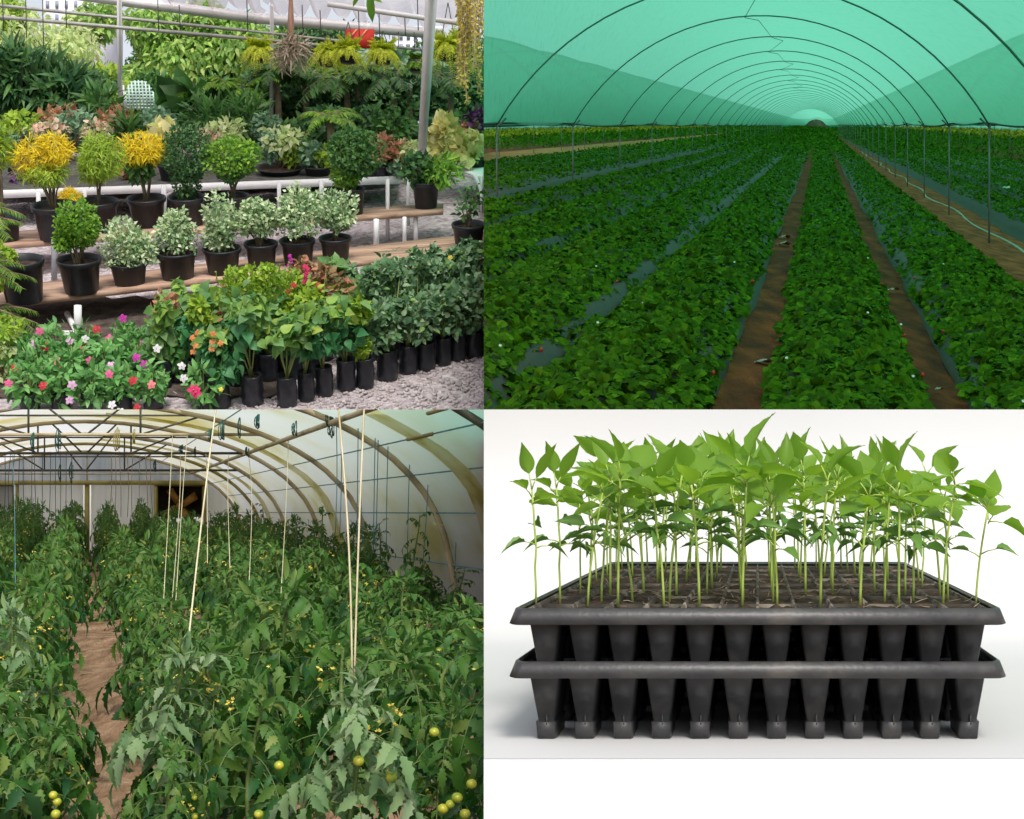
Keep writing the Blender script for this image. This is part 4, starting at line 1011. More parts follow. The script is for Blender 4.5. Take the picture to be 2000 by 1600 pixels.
def plant(label, pl, px, by, pot, crowns, name='potted_shrub', cat='potted plant', trunk='bark', stems=4, group=None, potmat='black_plastic', mixtop=None):
    """pot = (width, rim y) in photograph pixels or None; crowns = [(x, y, rx, rz, kind)]"""
    o = pl.hit(px, by); m = o[1] / F * .985; t = thing(name, label, cat, o, tilt(), None, group)
    L = lambda x, y: np.array([(x - px) * m, 0, (by - y) * m * 1.02])
    z0 = 0
    if pot:
        r = pot[0] * m / 2; H = (by - pot[1]) * m * .96
        part('pot', pot_mesh(r, H), M[potmat], t, True); mb = MB(); disc(mb, r * .9, H * .84, 20, bump=.05 * r); part('potting_soil', mb, M['soil'], t); z0 = H * .8
    if crowns and trunk:
        mb = MB()
        for (cx, cy, rx, rz, k) in crowns:
            c = L(cx, cy)
            if c[2] - rz * m * .2 < z0: continue
            for s_ in range(stems):
                e = c + np.array([rng.normal() * rx * m * .35, rng.normal() * rx * m * .25, -rz * m * .1 + rng.random() * rz * m * .4])
                b0 = np.array([rng.normal() * .03, rng.normal() * .03, z0]); mid = (b0 + e) / 2 * np.array([.8, .8, 1]) + rng.normal(size=3) * .02
                tube(mb, [b0, mid, e], [2.1 * m, 1.6 * m, .7 * m], 6)
        if mb.n: part('trunk', mb, M[trunk], t, True)
    for (cx, cy, rx, rz, k) in crowns:
        mb = MB(); mt = foliage(mb, k, L(cx, cy), rx, rz, m); part('crown', mb, mt, t)
    return t, m, L
LF = 'potted shrubs on the plank benches'
# lower bench
plant('clipped bright green shrub in a black pot beside the empty pot', LS, 160, 570, (86, 500), [(162, 445, 44, 46, 'clip'), (135, 468, 22, 26, 'clip')], group=LF)
for lab, px, pw, ry, cx, cy, rx, rz in (('smallest white-edged shrub, in the black pot just right of the clipped green one', 254, 76, 508, 251, 472, 44, 46), ('white-edged shrub second from the clipped green one, hiding most of its pot', 348, 80, 486, 348, 442, 48, 50), ('tall white-edged shrub in the middle of the lower bench, third of six', 436, 76, 480, 434, 437, 46, 55),
                                     ('white-edged shrub with brownish lower leaves, fourth of six on the bench', 512, 66, 470, 516, 412, 46, 52), ('rounded white-edged shrub over a wide black pot, fifth of six', 583, 70, 464, 590, 408, 44, 50), ('white-edged shrub nearest the bare end of the lower bench', 656, 64, 460, 656, 408, 42, 50)):
    plant(lab, LS, px, 592 - .116 * px - 8, (pw, ry), [(cx, cy + 4, rx * .8, rz * .84, 'varieg'), (cx + rng.normal() * 16, cy + 14, rx * .55, rz * .5, 'varieg')], group=LF)
t, m, L = plant('big empty black pot at the left end of the lower bench', LS, 50, 588, (88, 500), [], 'plant_pot', 'pot', group=None)
plant('black pot of sparse thin-leaved plant at the right end of the lower bench', LS, 915, 487, (66, 433), [(912, 402, 28, 34, 'sparse'), (925, 385, 16, 22, 'sparse')], group=LF)
# upper bench
plant('clipped golden yellow shrub on thin stems in a wide black pot', US, 112, 466, (88, 395), [(122, 292, 34, 30, 'tuft'), (82, 310, 34, 30, 'tuft'), (105, 335, 46, 22, 'limetuft')], group=LF)
plant('light green fine-leaved shrub between the two golden ones', US, 196, 452, (80, 388), [(205, 312, 46, 52, 'limetuft')], group=LF)
plant('flat-topped golden shrub over dark stems, right of the light green one', US, 290, 442, (76, 382), [(291, 294, 46, 30, 'tuft'), (285, 325, 28, 26, 'bush')], group=LF)
plant('tall dark green shrub in the middle of the upper bench', US, 368, 440, (74, 380), [(372, 300, 40, 56, 'clipdark'), (370, 350, 26, 36, 'clipdark')], group=LF)
plant('wide bright green shrub right of the tall dark one', US, 458, 435, (64, 378), [(466, 302, 50, 30, 'clip'), (464, 335, 30, 26, 'clipmid')], group=LF)
plant('lobed round green shrub in a small black pot at the bare bench end', US, 692, 418, (44, 364), [(672, 290, 42, 40, 'clipmid'), (700, 305, 36, 40, 'clipmid'), (680, 340, 26, 24, 'clip')], group=LF)
plant('leafy willow-like plant in a tapering black pot under the white post', US, 832, 406, (56, 350), [(815, 325, 34, 30, 'dark'), (862, 335, 38, 26, 'willow')], group=LF)
plant('golden seedling in the pot rim beside the first golden shrub', US, 140, 420, None, [(140, 388, 18, 14, 'tuft')], 'small_plant', 'plant', 'bark', 2)
plant('green shrub cut by the left edge, over a black pot', US, 12, 470, (64, 425), [(14, 280, 34, 46, 'limetuft')], group=LF)
# conifer with layered fronds at the left edge
def conifer(label, px, by, tiers):
    o = GP.hit(px, by); m = o[1] / F; t = thing('potted_conifer', label, 'conifer', o, tilt()); ml, ms = MB(), MB()
    tube(ms, [(0, 0, 0), (0, 0, (by - 380) * m)], [.06, .02], 6)
    for ty in tiers:
        fronds(ml, 7, 84 * m, .35, 34, 15 * m, (0, 0, (by - ty) * m), .12, T_STRAP, ll_tip=.8, stems=ms, rr=.03)
    part('trunk', ms, M['bark'], t); part('needle_fronds', ml, M['l_bright'], t); return t
conifer('young layered conifer at the left edge in front of the benches', 2, 700, (398, 425, 505, 530, 600, 615))
plant('yellow-green sprig leaning over the empty pot', LS, 18, 590, None, [(18, 498, 30, 22, 'lime'), (5, 540, 18, 22, 'lime')], 'small_plant', 'plant')
plant('yellowish low plant at the left edge in front of the flowers', GP, 12, 745, None, [(10, 665, 34, 36, 'pale'), (20, 640, 36, 22, 'lime'), (8, 710, 26, 34, 'pale')], 'small_plant', 'plant')

# ---- plants on and behind the white table
TB = 'mixed plants on and behind the white table'
def tp(label, px, by, crowns, pot=None, pl=WT, **k): return plant(label, pl, px, by, pot, crowns, 'nursery_plant', 'plant', group=TB, stems=3, **k)
tp('purple-leaved plant on the table behind the first golden shrub', 55, 352, [(55, 340, 34, 16, 'purple')])
tp('dark round plant pot behind the flat-topped golden shrub', 335, 352, [(335, 318, 18, 14, 'dark')], (52, 318))
tp('orange and green leafed plant on the table between two shrubs', 262, 350, [(255, 330, 20, 22, 'red')])
tp('leafy white-green clump in a low black planter on the table', 548, 340, [(535, 290, 30, 34, 'teal'), (580, 298, 28, 26, 'lime'), (560, 270, 40, 20, 'pale')], (96, 325))
tp('dark low planter with mixed leaves beside the white-green clump', 622, 342, [(610, 300, 24, 24, 'teal'), (640, 305, 20, 20, 'lime')], (60, 322))
tp('reddish leafed plant in a black pot right of the lobed shrub', 742, 345, [(745, 290, 34, 26, 'red'), (770, 298, 26, 24, 'red')], (40, 318))
tp('trailing mixed green plant on the table end under the white post', 790, 345, [(795, 305, 28, 26, 'pale'), (780, 325, 26, 24, 'teal')])
tp('cream-leaved plant with one big orange leaf right of the white post', 872, 330, [(868, 285, 34, 30, 'cream'), (895, 290, 30, 24, 'cream'), (868, 252, 11, 14, 'cream')], (50, 312))
tp('cream-leaved plant in a black pot at the right edge', 930, 325, [(925, 285, 22, 24, 'cream')], (50, 306))
tp('dark red-purple plant above the cream ones at the right edge', 925, 290, [(930, 240, 20, 26, 'purple'), (915, 262, 20, 18, 'red')])
tp('variegated shrub between the reddish plant and the white post', 800, 315, [(815, 295, 26, 18, 'pale')])
for lab, px, by, cr in (('yellow-green low plant at the far left of the table', 50, 300, (48, 240, 34, 18, 'lime')), ('red-tipped low plant behind the first golden shrub', 118, 292, (120, 228, 40, 16, 'red')), ('teal leafed low plant behind the light green shrub', 150, 300, (150, 240, 38, 20, 'teal')), ('pinkish spotted plant left of the light green shrub', 100, 308, (100, 254, 34, 16, 'pink')), ('pinkish spotted plant above the light green shrub', 190, 308, (190, 256, 34, 16, 'pink')),
                        ('orange-tipped grassy plant by the thin white post', 240, 300, (235, 232, 26, 16, 'red')), ('feathery green plant by the thin white post', 205, 292, (205, 205, 34, 30, 'strapg')), ('pale green plant above the flat-topped golden shrub', 300, 300, (310, 232, 40, 22, 'teal')), ('upright green leaf clump above the golden shrub', 250, 305, (250, 255, 18, 20, 'strapg')), ('yellowish clump behind the tall dark shrub', 320, 312, (318, 262, 26, 16, 'cream')),
                        ('green feathery clump above the tall dark shrub', 410, 300, (410, 225, 40, 26, 'strapg')), ('pale leafed clump behind the wide bright shrub', 440, 315, (440, 262, 34, 20, 'pale')), ('pink-tinged clump right of the tall dark shrub', 415, 320, (412, 272, 24, 14, 'pink')), ('lush green fern-like clump in the middle behind the table', 490, 300, (488, 232, 40, 36, 'strapg')), ('teal clump above the white-green planter', 525, 305, (520, 250, 30, 26, 'teal')),
                        ('thin pale shrub behind the reddish plant', 770, 300, (770, 215, 48, 34, 'sparse')), ('green clump left of the white post', 775, 300, (770, 248, 40, 26, 'bush')), ('dark clump behind the lobed round shrub', 640, 300, (640, 240, 44, 34, 'dark')), ('dark green clump right of the lobed shrub', 715, 290, (715, 235, 36, 28, 'dark'))):
    tp(lab, px, by, [cr])
# cycad-like plant with feather leaves
def feather(label, px, by, Y, n, Lp, leafl, mt, cpx=None, up=.8, droop=.7, trunk=True, name='palm', nl=22, T_=T_LAN, group=None, base=None):
    o = P(px, by, Y); m = Y / F; t = thing(name, label, 'palm' if name == 'palm' else 'fern', o, tilt(), group=group); ml, ms = MB(), MB()
    h = (by - (cpx or by)) * m
    if trunk and h > 0: tube(ms, [(0, 0, 0), (.02, 0, h / 2), (0, 0, h)], [.12, .1, .09], 8)
    fronds(ml, n, Lp * m, droop, nl, leafl * m, (0, 0, h), up, T_, stems=ms, rr=.02)
    if ms.n: part('trunk', ms, M['bark'], t)
    part('fronds', ml, M[mt], t); return t
feather('feather-leaved cycad standing over the lobed round shrub', 648, 330, 39.4, 12, 62, 16, 'l_bright', 235, .9, .9)
BP = 'palms and dark plants at the back of the nursery'
for lab, px, by, Y, n, Lp, ll, mt, cp in (('dark palm clump left of the thin white post', 60, 262, 48, 18, 90, 26, 'l_dark', 160), ('second dark palm clump at the far left', 130, 262, 49, 16, 75, 24, 'l_dark', 175), ('dark palm behind the hanging ferns, centre', 600, 270, 49, 18, 95, 26, 'l_green', 160), ('broad dark palm behind the cycad', 680, 270, 48, 20, 100, 28, 'l_green', 170), ('dark palm left of the white post', 770, 265, 47.5, 18, 90, 26, 'l_dark', 165), ('dark palm right of the white post', 880, 265, 47, 16, 80, 24, 'l_dark', 165),
                                     ('green palm behind the wide bright shrub', 470, 270, 47, 16, 80, 24, 'l_bright', 185), ('green palm in front of the big droopy tree', 390, 270, 47, 14, 66, 22, 'l_bright', 195), ('bright palm under the middle hanging ferns', 545, 260, 47.5, 16, 78, 22, 'l_green', 150), ('bluish green palm under the red panel', 700, 250, 50, 14, 84, 22, 'l_teal', 125), ('bluish green palm beside the white post', 800, 250, 50, 14, 76, 22, 'l_teal', 140)):
    feather(lab, px, by, Y, n, Lp, ll, mt, cp, 1.0, .85, group=BP)
for lab, px, by, Y, crs in (('dark strap-leaved thicket at the left', 75, 268, 46.5, [(60, 175, 54, 50, 'strapd'), (130, 185, 50, 44, 'strapd'), (35, 150, 40, 46, 'strapd')]), ('big-leaved dark plant in front of the droopy tree', 370, 268, 46.5, [(372, 195, 34, 24, 'bigdark'), (420, 210, 26, 24, 'bigdark')]), ('dark hedge behind the centre palms', 560, 268, 51, [(540, 190, 60, 60, 'dark'), (620, 195, 60, 60, 'dark')]), ('dark hedge left of the white post', 730, 268, 51, [(700, 195, 60, 56, 'dark'), (790, 195, 60, 56, 'dark')]), ('dark hedge right of the white post', 890, 268, 51, [(870, 195, 60, 56, 'dark'), (935, 200, 40, 60, 'dark')]), ('mid green hedge behind the table in the middle', 440, 268, 50, [(430, 210, 60, 46, 'bush'), (340, 215, 50, 40, 'bush'), (500, 205, 50, 50, 'dark')]), ('loose green bushes behind the thin white post', 230, 268, 50, [(200, 195, 50, 44, 'bush'), (260, 200, 46, 40, 'lime'), (300, 195, 40, 40, 'bush')]), ('green bushes filling in behind the low table plants at left', 100, 270, 47, [(40, 225, 50, 26, 'bush'), (120, 225, 50, 26, 'bush'), (180, 230, 40, 26, 'dark')])):
    o = P(px, by, Y); m = Y / F; t = thing('hedge', lab, 'bushes', o, tilt(), group=BP)
    for (cx, cy, rx, rz, k) in crs:
        mb = MB(); mt = foliage(mb, k, np.array([(cx - px) * m, 0, (by - cy) * m]), rx, rz, m, 1.3); part('foliage', mb, mt, t)
for lab, px, Y, crs in (('tall dense hedge closing the back of the nursery on the right', 760, 55, [(600, 150, 80, 90, 'dark'), (700, 160, 80, 80, 'dark'), (800, 175, 80, 75, 'dark'), (900, 165, 80, 85, 'dark')]), ('tall dense hedge closing the back of the nursery in the middle', 420, 57, [(330, 170, 80, 80, 'bush'), (430, 160, 80, 90, 'bush'), (520, 150, 70, 90, 'dark')]), ('sunlit hedge closing the back of the nursery on the left', 120, 58, [(30, 190, 70, 60, 'lime'), (130, 195, 70, 60, 'pale'), (230, 190, 60, 60, 'lime')])):
    o = P(px, 252, Y); m = Y / F; t = thing('hedge', lab, 'bushes', o, tilt(), group=BP)
    for (cx, cy, rx, rz, k) in crs:
        mb = MB(); mt = foliage(mb, k, np.array([(cx - px) * m, 0, (252 - cy) * m]), rx, rz, m, 1.6); part('foliage', mb, mt, t)
for lab, px, rx, k in (('low leafy filler row behind the table at left', 110, 120, 'teal'), ('low leafy filler row behind the table in the middle', 420, 150, 'bush'), ('low leafy filler row behind the table at right', 760, 180, 'dark')):
    o = P(px, 300, 44.5); m = 44.5 / F; t = thing('plant_row', lab, 'plants', o, tilt(), group=BP); mb = MB()
    for q in np.linspace(-1, 1, 9): mt = foliage(mb, k, np.array([q * rx * m, rng.normal() * .2, 34 * m + rng.normal() * 6 * m]), 30, 28, m, 1.6)
    part('foliage', mb, mt, t)
# trees behind
def tree(label, px, by, Y, crs, tw=10, mt=None):
    o = P(px, by, Y); m = Y / F; t = thing('tree', label, 'tree', o, None, group='trees behind the nursery'); ms = MB()
    for (cx, cy, rx, rz, k, n) in crs:
        c = np.array([(cx - px) * m, 0, (by - cy) * m]); tube(ms, [(0, 0, 0), c * [.3, 1, .5], c], [tw * m, tw * m * .6, tw * m * .25], 7)
    part('trunk', ms, M['bark'], t, True)
    for (cx, cy, rx, rz, k, n) in crs:
        mb = MB(); c = np.array([(cx - px) * m, 0, (by - cy) * m])
        crown(mb, T_LAN, int(n * 2.2), rx * m, rz * m, 15 * m, c, .25, .5, .5, .6, -.75, wf=1.5); part('crown', mb, M[k], t)
    return t
tree('big droopy-leaved green tree behind the thin white post', 380, 250, 54, [(300, 60, 60, 50, 'l_tree', 900), (400, 50, 70, 60, 'l_tree', 1100), (350, 130, 80, 60, 'l_tree', 1200), (470, 90, 60, 70, 'l_tree', 900), (280, 150, 40, 50, 'l_tree', 500), (430, 150, 50, 50, 'l_dark', 500)])
tree('pale sunlit tree at the far left behind the dark thicket', 60, 250, 58, [(40, 90, 70, 60, 'l_pale', 800), (120, 110, 60, 60, 'l_pale', 700), (20, 30, 50, 40, 'l_lime', 350), (160, 170, 40, 40, 'l_lime', 400)], 6)
tree('slim pale tree between the pale tree and the droopy one', 180, 250, 60, [(150, 60, 40, 60, 'l_pale', 300), (200, 40, 40, 40, 'l_tree', 300)], 7)
tree('dark tree behind the hanging ferns in the middle', 560, 250, 56, [(540, 120, 60, 70, 'l_tree', 700), (610, 130, 60, 60, 'l_dark', 700), (580, 80, 60, 50, 'l_tree', 500)])
tree('green tree behind the red panel', 690, 250, 58, [(660, 110, 50, 50, 'l_tree', 500), (730, 130, 50, 50, 'l_dark', 500), (650, 75, 40, 30, 'l_tree', 250)])
M['tower'] = noise_mat('tower', [(.6,.6,.66), (.74,.74,.8)], .6, .8)
M['win'] = noise_mat('win', [(.2,.24,.32), (.34,.38,.46)], .8, .3)
def building(label, px0, px1, py0, py1, Y, nx, ny, gap=.45, dep=6):
    a, b = P(px0, py1, Y), P(px1, py0, Y); c = (a + b) / 2; o = np.array([c[0], Y, a[2]]); t = thing('building', label, 'building', o)
    w_, h = b[0] - a[0], b[2] - a[2]; mb = MB(); box(mb, (0, dep / 2, h / 2), (w_, dep, h)); box(mb, (0, dep / 2, h + .1), (w_ + .2, dep + .2, .2)); part('wall', mb, M['tower'], t)
    for i in range(nx):
        for j in range(ny):
            mb = MB(); box(mb, (-w_ / 2 + w_ * (i + .5) / nx, -.02, h * (j + .5) / ny), (w_ / nx * gap, .1, h / ny * .5)); part('window', mb, M['win'], t)
building('pale building with rows of windows beyond the white post', 762, 862, 62, 160, 62, 7, 5)
building('pale grey building glimpsed between trees at the upper left', 84, 176, -30, 180, 66, 5, 8, .3)
# mint lattice, red panel
o = P(275, 215, 46); m = 46 / F; t = thing('garden_lattice', 'pale mint domed wire lattice standing among the back plants', 'lattice', o, tilt())
lm('mint', [(.5,.7,.6), (.58,.76,.68)], .1)
mb = MB()
for k in range(9):
    x = -27 + 54 * k / 8; h = 22 + 36 * math.sqrt(max(0, 1 - (x / 29) ** 2)); box(mb, (x * m, 0, h * m / 2), (2.6 * m, .05, h * m))
for k in range(9):
    z = 4 + 6.2 * k; w_ = 56 if z < 26 else 56 * math.sqrt(max(.05, 1 - ((z - 24) / 36) ** 2)); box(mb, (0, .03, z * m), (w_ * m, .05, 3.2 * m))
part('lattice_grid', mb, M['mint'], t); mb = MB(); box(mb, (-30 * m, 0, 22 * m), (3 * m, .08, 52 * m)); part('post', mb, M['white_metal'], t)
o = P(703, 93, 43.6); m = 43.6 / F; t = thing('red_panel', 'red hanging panel with slanting orange stripes under the shade cloth', 'panel', o)
M['red_cloth'] = noise_mat('red_cloth', [(.55,.03,.025), (.65,.06,.04)], 2, .7); M['orange_stripe'] = noise_mat('orange_stripe', [(.75,.3,.15), (.8,.36,.2)], 2, .7)
mb = MB(); box(mb, (0, 0, 17 * m), (56 * m, .12, 36 * m)); part('panel_board', mb, M['red_cloth'], t)
for x in (-14, 6):
    mb = MB(); hexa(mb, [[(x - 8) * m, -.09, 17 * m], [(x - 4) * m, -.09, 17 * m], [(x - 4) * m, -.065, 17 * m], [(x - 8) * m, -.065, 17 * m]], [[(x + 6) * m, -.09, 34 * m], [(x + 10) * m, -.09, 34 * m], [(x + 10) * m, -.065, 34 * m], [(x + 6) * m, -.065, 34 * m]]); part('stripe', mb, M['orange_stripe'], t)
# hanging baskets
def hanging(label, px, py, Y, Lp, mt='l_fern', pot=True, n=34, drp=1.5):
    o = P(px, py, Y); m = Y / F; t = thing('hanging_fern', label, 'hanging plant', o, group='hanging ferns under the shade cloth'); ml, ms = MB(), MB()
    if pot: mb = MB(); lathe(mb, [(.001, -.3), (.2, -.3), (.28, 0), (.26, 0), (.2, -.1)], 14); part('basket', mb, M['black_plastic'], t, True)
    fronds(ml, n, Lp * m, drp, 30, 10 * m, (0, 0, 0), .9, T_LAN); fronds(ml, n, Lp * .7 * m, .6, 24, 9 * m, (0, 0, 0), 1.3, T_LAN)
    part('fronds', ml, M[mt], t)
    mb = MB()
    for sx in (-1, 1): tube(mb, [(sx * .22, 0, 0), (0, 0, min(2.2, 10.6 - o[2]))], .012, 4)
    part('hanger', mb, M['dark_wire'], t)
M['dark_wire'] = noise_mat('dark_wire', [(.05,.05,.05), (.09,.09,.09)], 5, .6)
for lab, px, py, Y, Lp in (('yellow-green hanging fern left of the dangling root ball', 505, 100, 44, 42), ('drooping hanging fern, first right of the root ball', 640, 108, 43, 44), ('bright yellow-green hanging fern in front of the red panel', 680, 102, 42, 38), ('hanging fern just right of the red panel', 748, 104, 43, 42), ('large yellow-green hanging fern right of the white post', 875, 95, 40, 58), ('dark hanging fern low beside the white post', 815, 120, 44, 26)):
    hanging(lab, px, py, Y, Lp, 'l_bright' if 'dark' in lab else 'l_fern')
o = P(568, 88, 40); m = 40 / F; t = thing('hanging_root_ball', 'dangling dry root ball under a long brown cone', 'hanging plant', o)
mb = MB(); lathe(mb, [(.001, -2 * m), (8 * m, 0), (6 * m, 45 * m), (3.5 * m, 95 * m), (.001, 110 * m)], 14, wob=.05); M['cone'] = noise_mat('cone', [(.28,.16,.11), (.42,.26,.18)], 6, .9, stretch=(3, 3, .4)); part('cone', mb, M['cone'], t, True)
mb = MB(); crown(mb, T_STRAP, 420, 32 * m, 30 * m, 26 * m, (0, 0, -10 * m), .1, .3, .8, .9, -.3); part('dry_roots', mb, M['l_dry'], t)
o = P(922, 0, 38); m = 38 / F; t = thing('trailing_plant', 'golden trailing plant hanging in long strands at the right edge', 'hanging plant', o)
mb = MB(); ms = MB()
for k in range(34):
    x = rng.uniform(-30, 22); y_ = rng.normal() * .3; L_ = rng.uniform(60, 215) * (1 - .2 * (abs(x) > 15)); n = int(L_ / 3.2); zz = -np.linspace(-10, L_, n) * m
    p_ = np.stack([x * m + .03 * np.sin(zz * 3 + k), np.full(n, y_), zz], 1); tube(ms, p_, .01, 4, False)
    scatter(mb, T_DIA, p_, rdir(n) + [0, 0, -.7], rdir(n) + [0, -.6, .3], 9 * m)
part('strands', ms, M['l_dry'], t); part('foliage', mb, M['l_gold'], t)
o = P(722, -6, 37); m = 37 / F; t = thing('hanging_leaf', 'drooping bright green leaf hanging into view at the top', 'hanging plant', o); mb = MB()
scatter(mb, T_STRAP, [[0, 0, 0], [-20 * m, 0, 5 * m], [5 * m, 0, 6 * m], [-8 * m, .1, 8 * m]], np.array([[.1, 0, -1], [-.5, 0, -.7], [-.1, 0, -1], [.9, 0, -.3]]), np.array([[0, -1, .2]] * 4), [46 * m, 26 * m, 30 * m, 34 * m], 3.6); part('leaf', mb, M['l_bright'], t)

# ---- shade house: cloth roof, white beams, posts, pipes and wires
o = gp(820, 330); t = thing('shade_house', 'open white framed shade house with sagging grey-pink cloth roof', 'shade house', o)
def pq(px, py, Y): return P(px, py, Y) - o
def bar(nm, p0, p1, w0, w1, mat, seg=2, n=4): mb = MB(); tt = np.linspace(0, 1, seg + 1)[:, None]; tube(mb, p0 + (p1 - p0) * tt, np.linspace(w0, w1, seg + 1), n); part(nm, mb, M[mat], t)
bar('post', pq(822, 330, 39.0), pq(846, -60, 32.5), .105, .135, 'white_metal')
bar('post', pq(235, 262, 47), pq(233, -20, 43), .07, .07, 'white_metal')
bar('post', pq(530, 235, 48), pq(531, 10, 45), .06, .06, 'white_metal')
bar('beam', pq(120, -14, 45), pq(500, 36, 45.5), .16, .16, 'white_metal')
bar('beam', pq(500, 36, 45.5), pq(850, 66, 46), .16, .16, 'white_metal')
bar('beam', pq(640, 8, 38), pq(945, 52, 39), .07, .07, 'white_metal')
bar('pipe', pq(-20, 9, 44), pq(480, 60, 45), .05, .05, 'pipe_grey'); bar('pipe', pq(-20, 32, 43), pq(480, 75, 44), .055, .055, 'pipe_grey')
bar('pipe', pq(480, 60, 45), pq(830, 98, 46), .04, .04, 'pipe_grey'); bar('pipe', pq(480, 75, 44), pq(640, 90, 44.5), .05, .05, 'pipe_grey')
for x, y0, y1 in ((5, -5, 60), (50, -5, 75), (83, -5, 90), (128, -5, 55), (308, 0, 60), (350, 10, 60), (482, 0, 60), (590, 10, 70), (625, 20, 70), (740, 20, 80), (815, -5, 60), (700, 20, 75), (790, 25, 70)):
    bar('hanging_wire', pq(x, y0, 42), pq(x + 2, y1, 42), .014, .014, 'dark_wire', n=4)
for x in np.linspace(500, 840, 12):
    bar('hanging_wire', pq(x, 35 + (x - 500) * .09, 45.8), pq(x, 62 + (x - 480) * .1, 45.8), .012, .012, 'dark_wire')
# cloth: several spans between cross rods, each sagging, with a scalloped far edge
nx, ny = 60, 30
for i, (x0, x1) in enumerate(((330, 520), (524, 720), (724, 946))):
    G = []
    for f in np.linspace(0, 1, ny):
        row = []
        Y = 30 + 16 * f
        for x in np.linspace(x0, x1, nx):
            yf = 8 + (x - 330) * .085 + 2; Z = (800 - yf) * 46 / F
            X = (x - 945) * 46 / F
            sc = .32 * abs(math.sin((x - 330) / 34 * math.pi * .5)) * (1 - .5 * f) + (.5 * abs(math.sin((x - 330) / 40 * math.pi)) if f > .9 else 0)
            row.append(np.array([X, Y, Z + .55 - sc - .5 * math.sin(math.pi * ((f * 3) % 1)) * .6]) - o)
        G.append(row)
    mb = MB(); sheet(mb, np.array(G)); part('shade_cloth', mb, M['shade_cloth'], t, True)
for f in (0.33, .66):
    Y = 30 + 16 * f; za = (800 - 8) * 46 / F + .2; zb = (800 - 60) * 46 / F + .2
    bar('beam', np.array([(330 - 945) * 46 / F, Y, za]) - o, np.array([0, Y, zb]) - o, .06, .06, 'pipe_grey')

# ---- black grow bags with young plants
BG = 'young plants in black grow bags'
def bag_mesh(r, H):
    mb = MB(); n = 22; rows = []; an = np.arange(n) * 2 * math.pi / n; ph = rng.uniform(0, 6.28, 3)
    for f, k in ((0, .55), (.02, .88), (.12, .98), (.3, 1.0), (.5, .97), (.7, 1.0), (.85, .95), (1.0, .97), (1.03, .9), (.9, .85)):
        rr = r * k * (1 + .04 * np.sin(an * 3 + ph[0] + f * 9) + .03 * np.sin(an * 5 + ph[1] - f * 14) + .015 * rng.normal(size=n))
        rows.append(np.stack([rr * np.cos(an), rr * np.sin(an), np.full(n, f * H) + .02 * r * rng.normal(size=n)], 1))
    Gd = np.array(rows); Gd = np.concatenate([Gd, Gd[:, :1]], 1); sheet(mb, Gd); return mb
def bagplant(label, px, by, pw, ph, crs, stems=3, flower=None, trunk='green_stem', vis=True):
    o = gp(px, by); m = o[1] / F * .985; t = thing('bagged_plant', label, 'bagged plant', o, tilt(), group=BG)
    r, H = pw * m / 2, ph * m; part('grow_bag', bag_mesh(r, H), M['black_bag'], t, True)
    mb = MB(); disc(mb, r * .86, H * .9, 14, bump=.02); part('potting_soil', mb, M['soil'], t)
    L = lambda x, y: np.array([(x - px) * m, 0, (by - y) * m * 1.02]); mb = MB()
    for (cx, cy, rx, rz, k) in crs:
        for s_ in range(stems):
            e = L(cx, cy) + np.array([rng.normal() * rx * m * .4, rng.normal() * .1, rng.uniform(-.2, .7) * rz * m]); b0 = np.array([rng.normal() * .02, rng.normal() * .02, H * .88])
            tube(mb, [b0, b0 + (e - b0) * .5 + rng.normal(size=3) * .04, e], [1.9 * m, 1.4 * m, .6 * m], 6)
    part('stem', mb, M[trunk], t, True)
    for (cx, cy, rx, rz, k) in crs:
        mb = MB(); mt = foliage(mb, k, L(cx, cy), rx, rz, m); part('foliage', mb, mt, t)
    return t, m, L
def blooms(t, L, m, pts, mat, sz=5, nm='flower'):
    for (x, y) in pts:
        mb = MB(); c = L(x, y) + np.array([0, -.75, .08]); d0 = rng.uniform(0, 1.2); tl = np.array([rng.normal() * .3, -.8, .6]); tl /= np.linalg.norm(tl)
        ax = norm(np.cross(tl, [1, 0, .1])); bx = np.cross(tl, ax)
        for k in range(5):
            an = d0 + k * 1.257; scatter(mb, T_ROUND, [c], (math.cos(an) * ax + math.sin(an) * bx)[None] + tl * .15, tl[None], sz * m * rng.uniform(.9, 1.15), .82)
        f_ = part(nm, mb, M[mat], t)
        m2 = MB(); ball(m2, c - np.array([0, .02, 0]) + tl * .01, sz * m * .14, 6, 4, .6); part('flower_eye', m2, M['f_eye'], f_)
for nm, c in (('f_red', (.62,.03,.05)), ('f_pink', (.75,.12,.3)), ('f_lilac', (.75,.45,.68)), ('f_white', (.85,.82,.85)), ('f_magenta', (.6,.03,.42)), ('f_salmon', (.8,.22,.24)), ('f_hot', (.75,.03,.16)), ('f_orange', (.75,.25,.08)), ('f_yellow', (.8,.62,.06))):
    M[nm] = leaf_mat(nm, [tuple(x * .85 for x in c), c], .3, .6)
M['f_eye'] = noise_mat('f_eye', [(.6,.05,.15), (.75,.3,.3)], 5, .6)
O2 = ['first','second','third','fourth','fifth','sixth','seventh','eighth','ninth','tenth','eleventh','twelfth','last']
FR = [(494,790,44,62),(562,793,40,62),(599,782,34,60),(634,772,36,60),(677,762,38,64),(714,757,36,62),(757,742,42,62),(798,728,38,58),(833,723,36,58),(866,712,32,56),(894,704,34,54),(926,697,34,54),(950,690,30,52)]
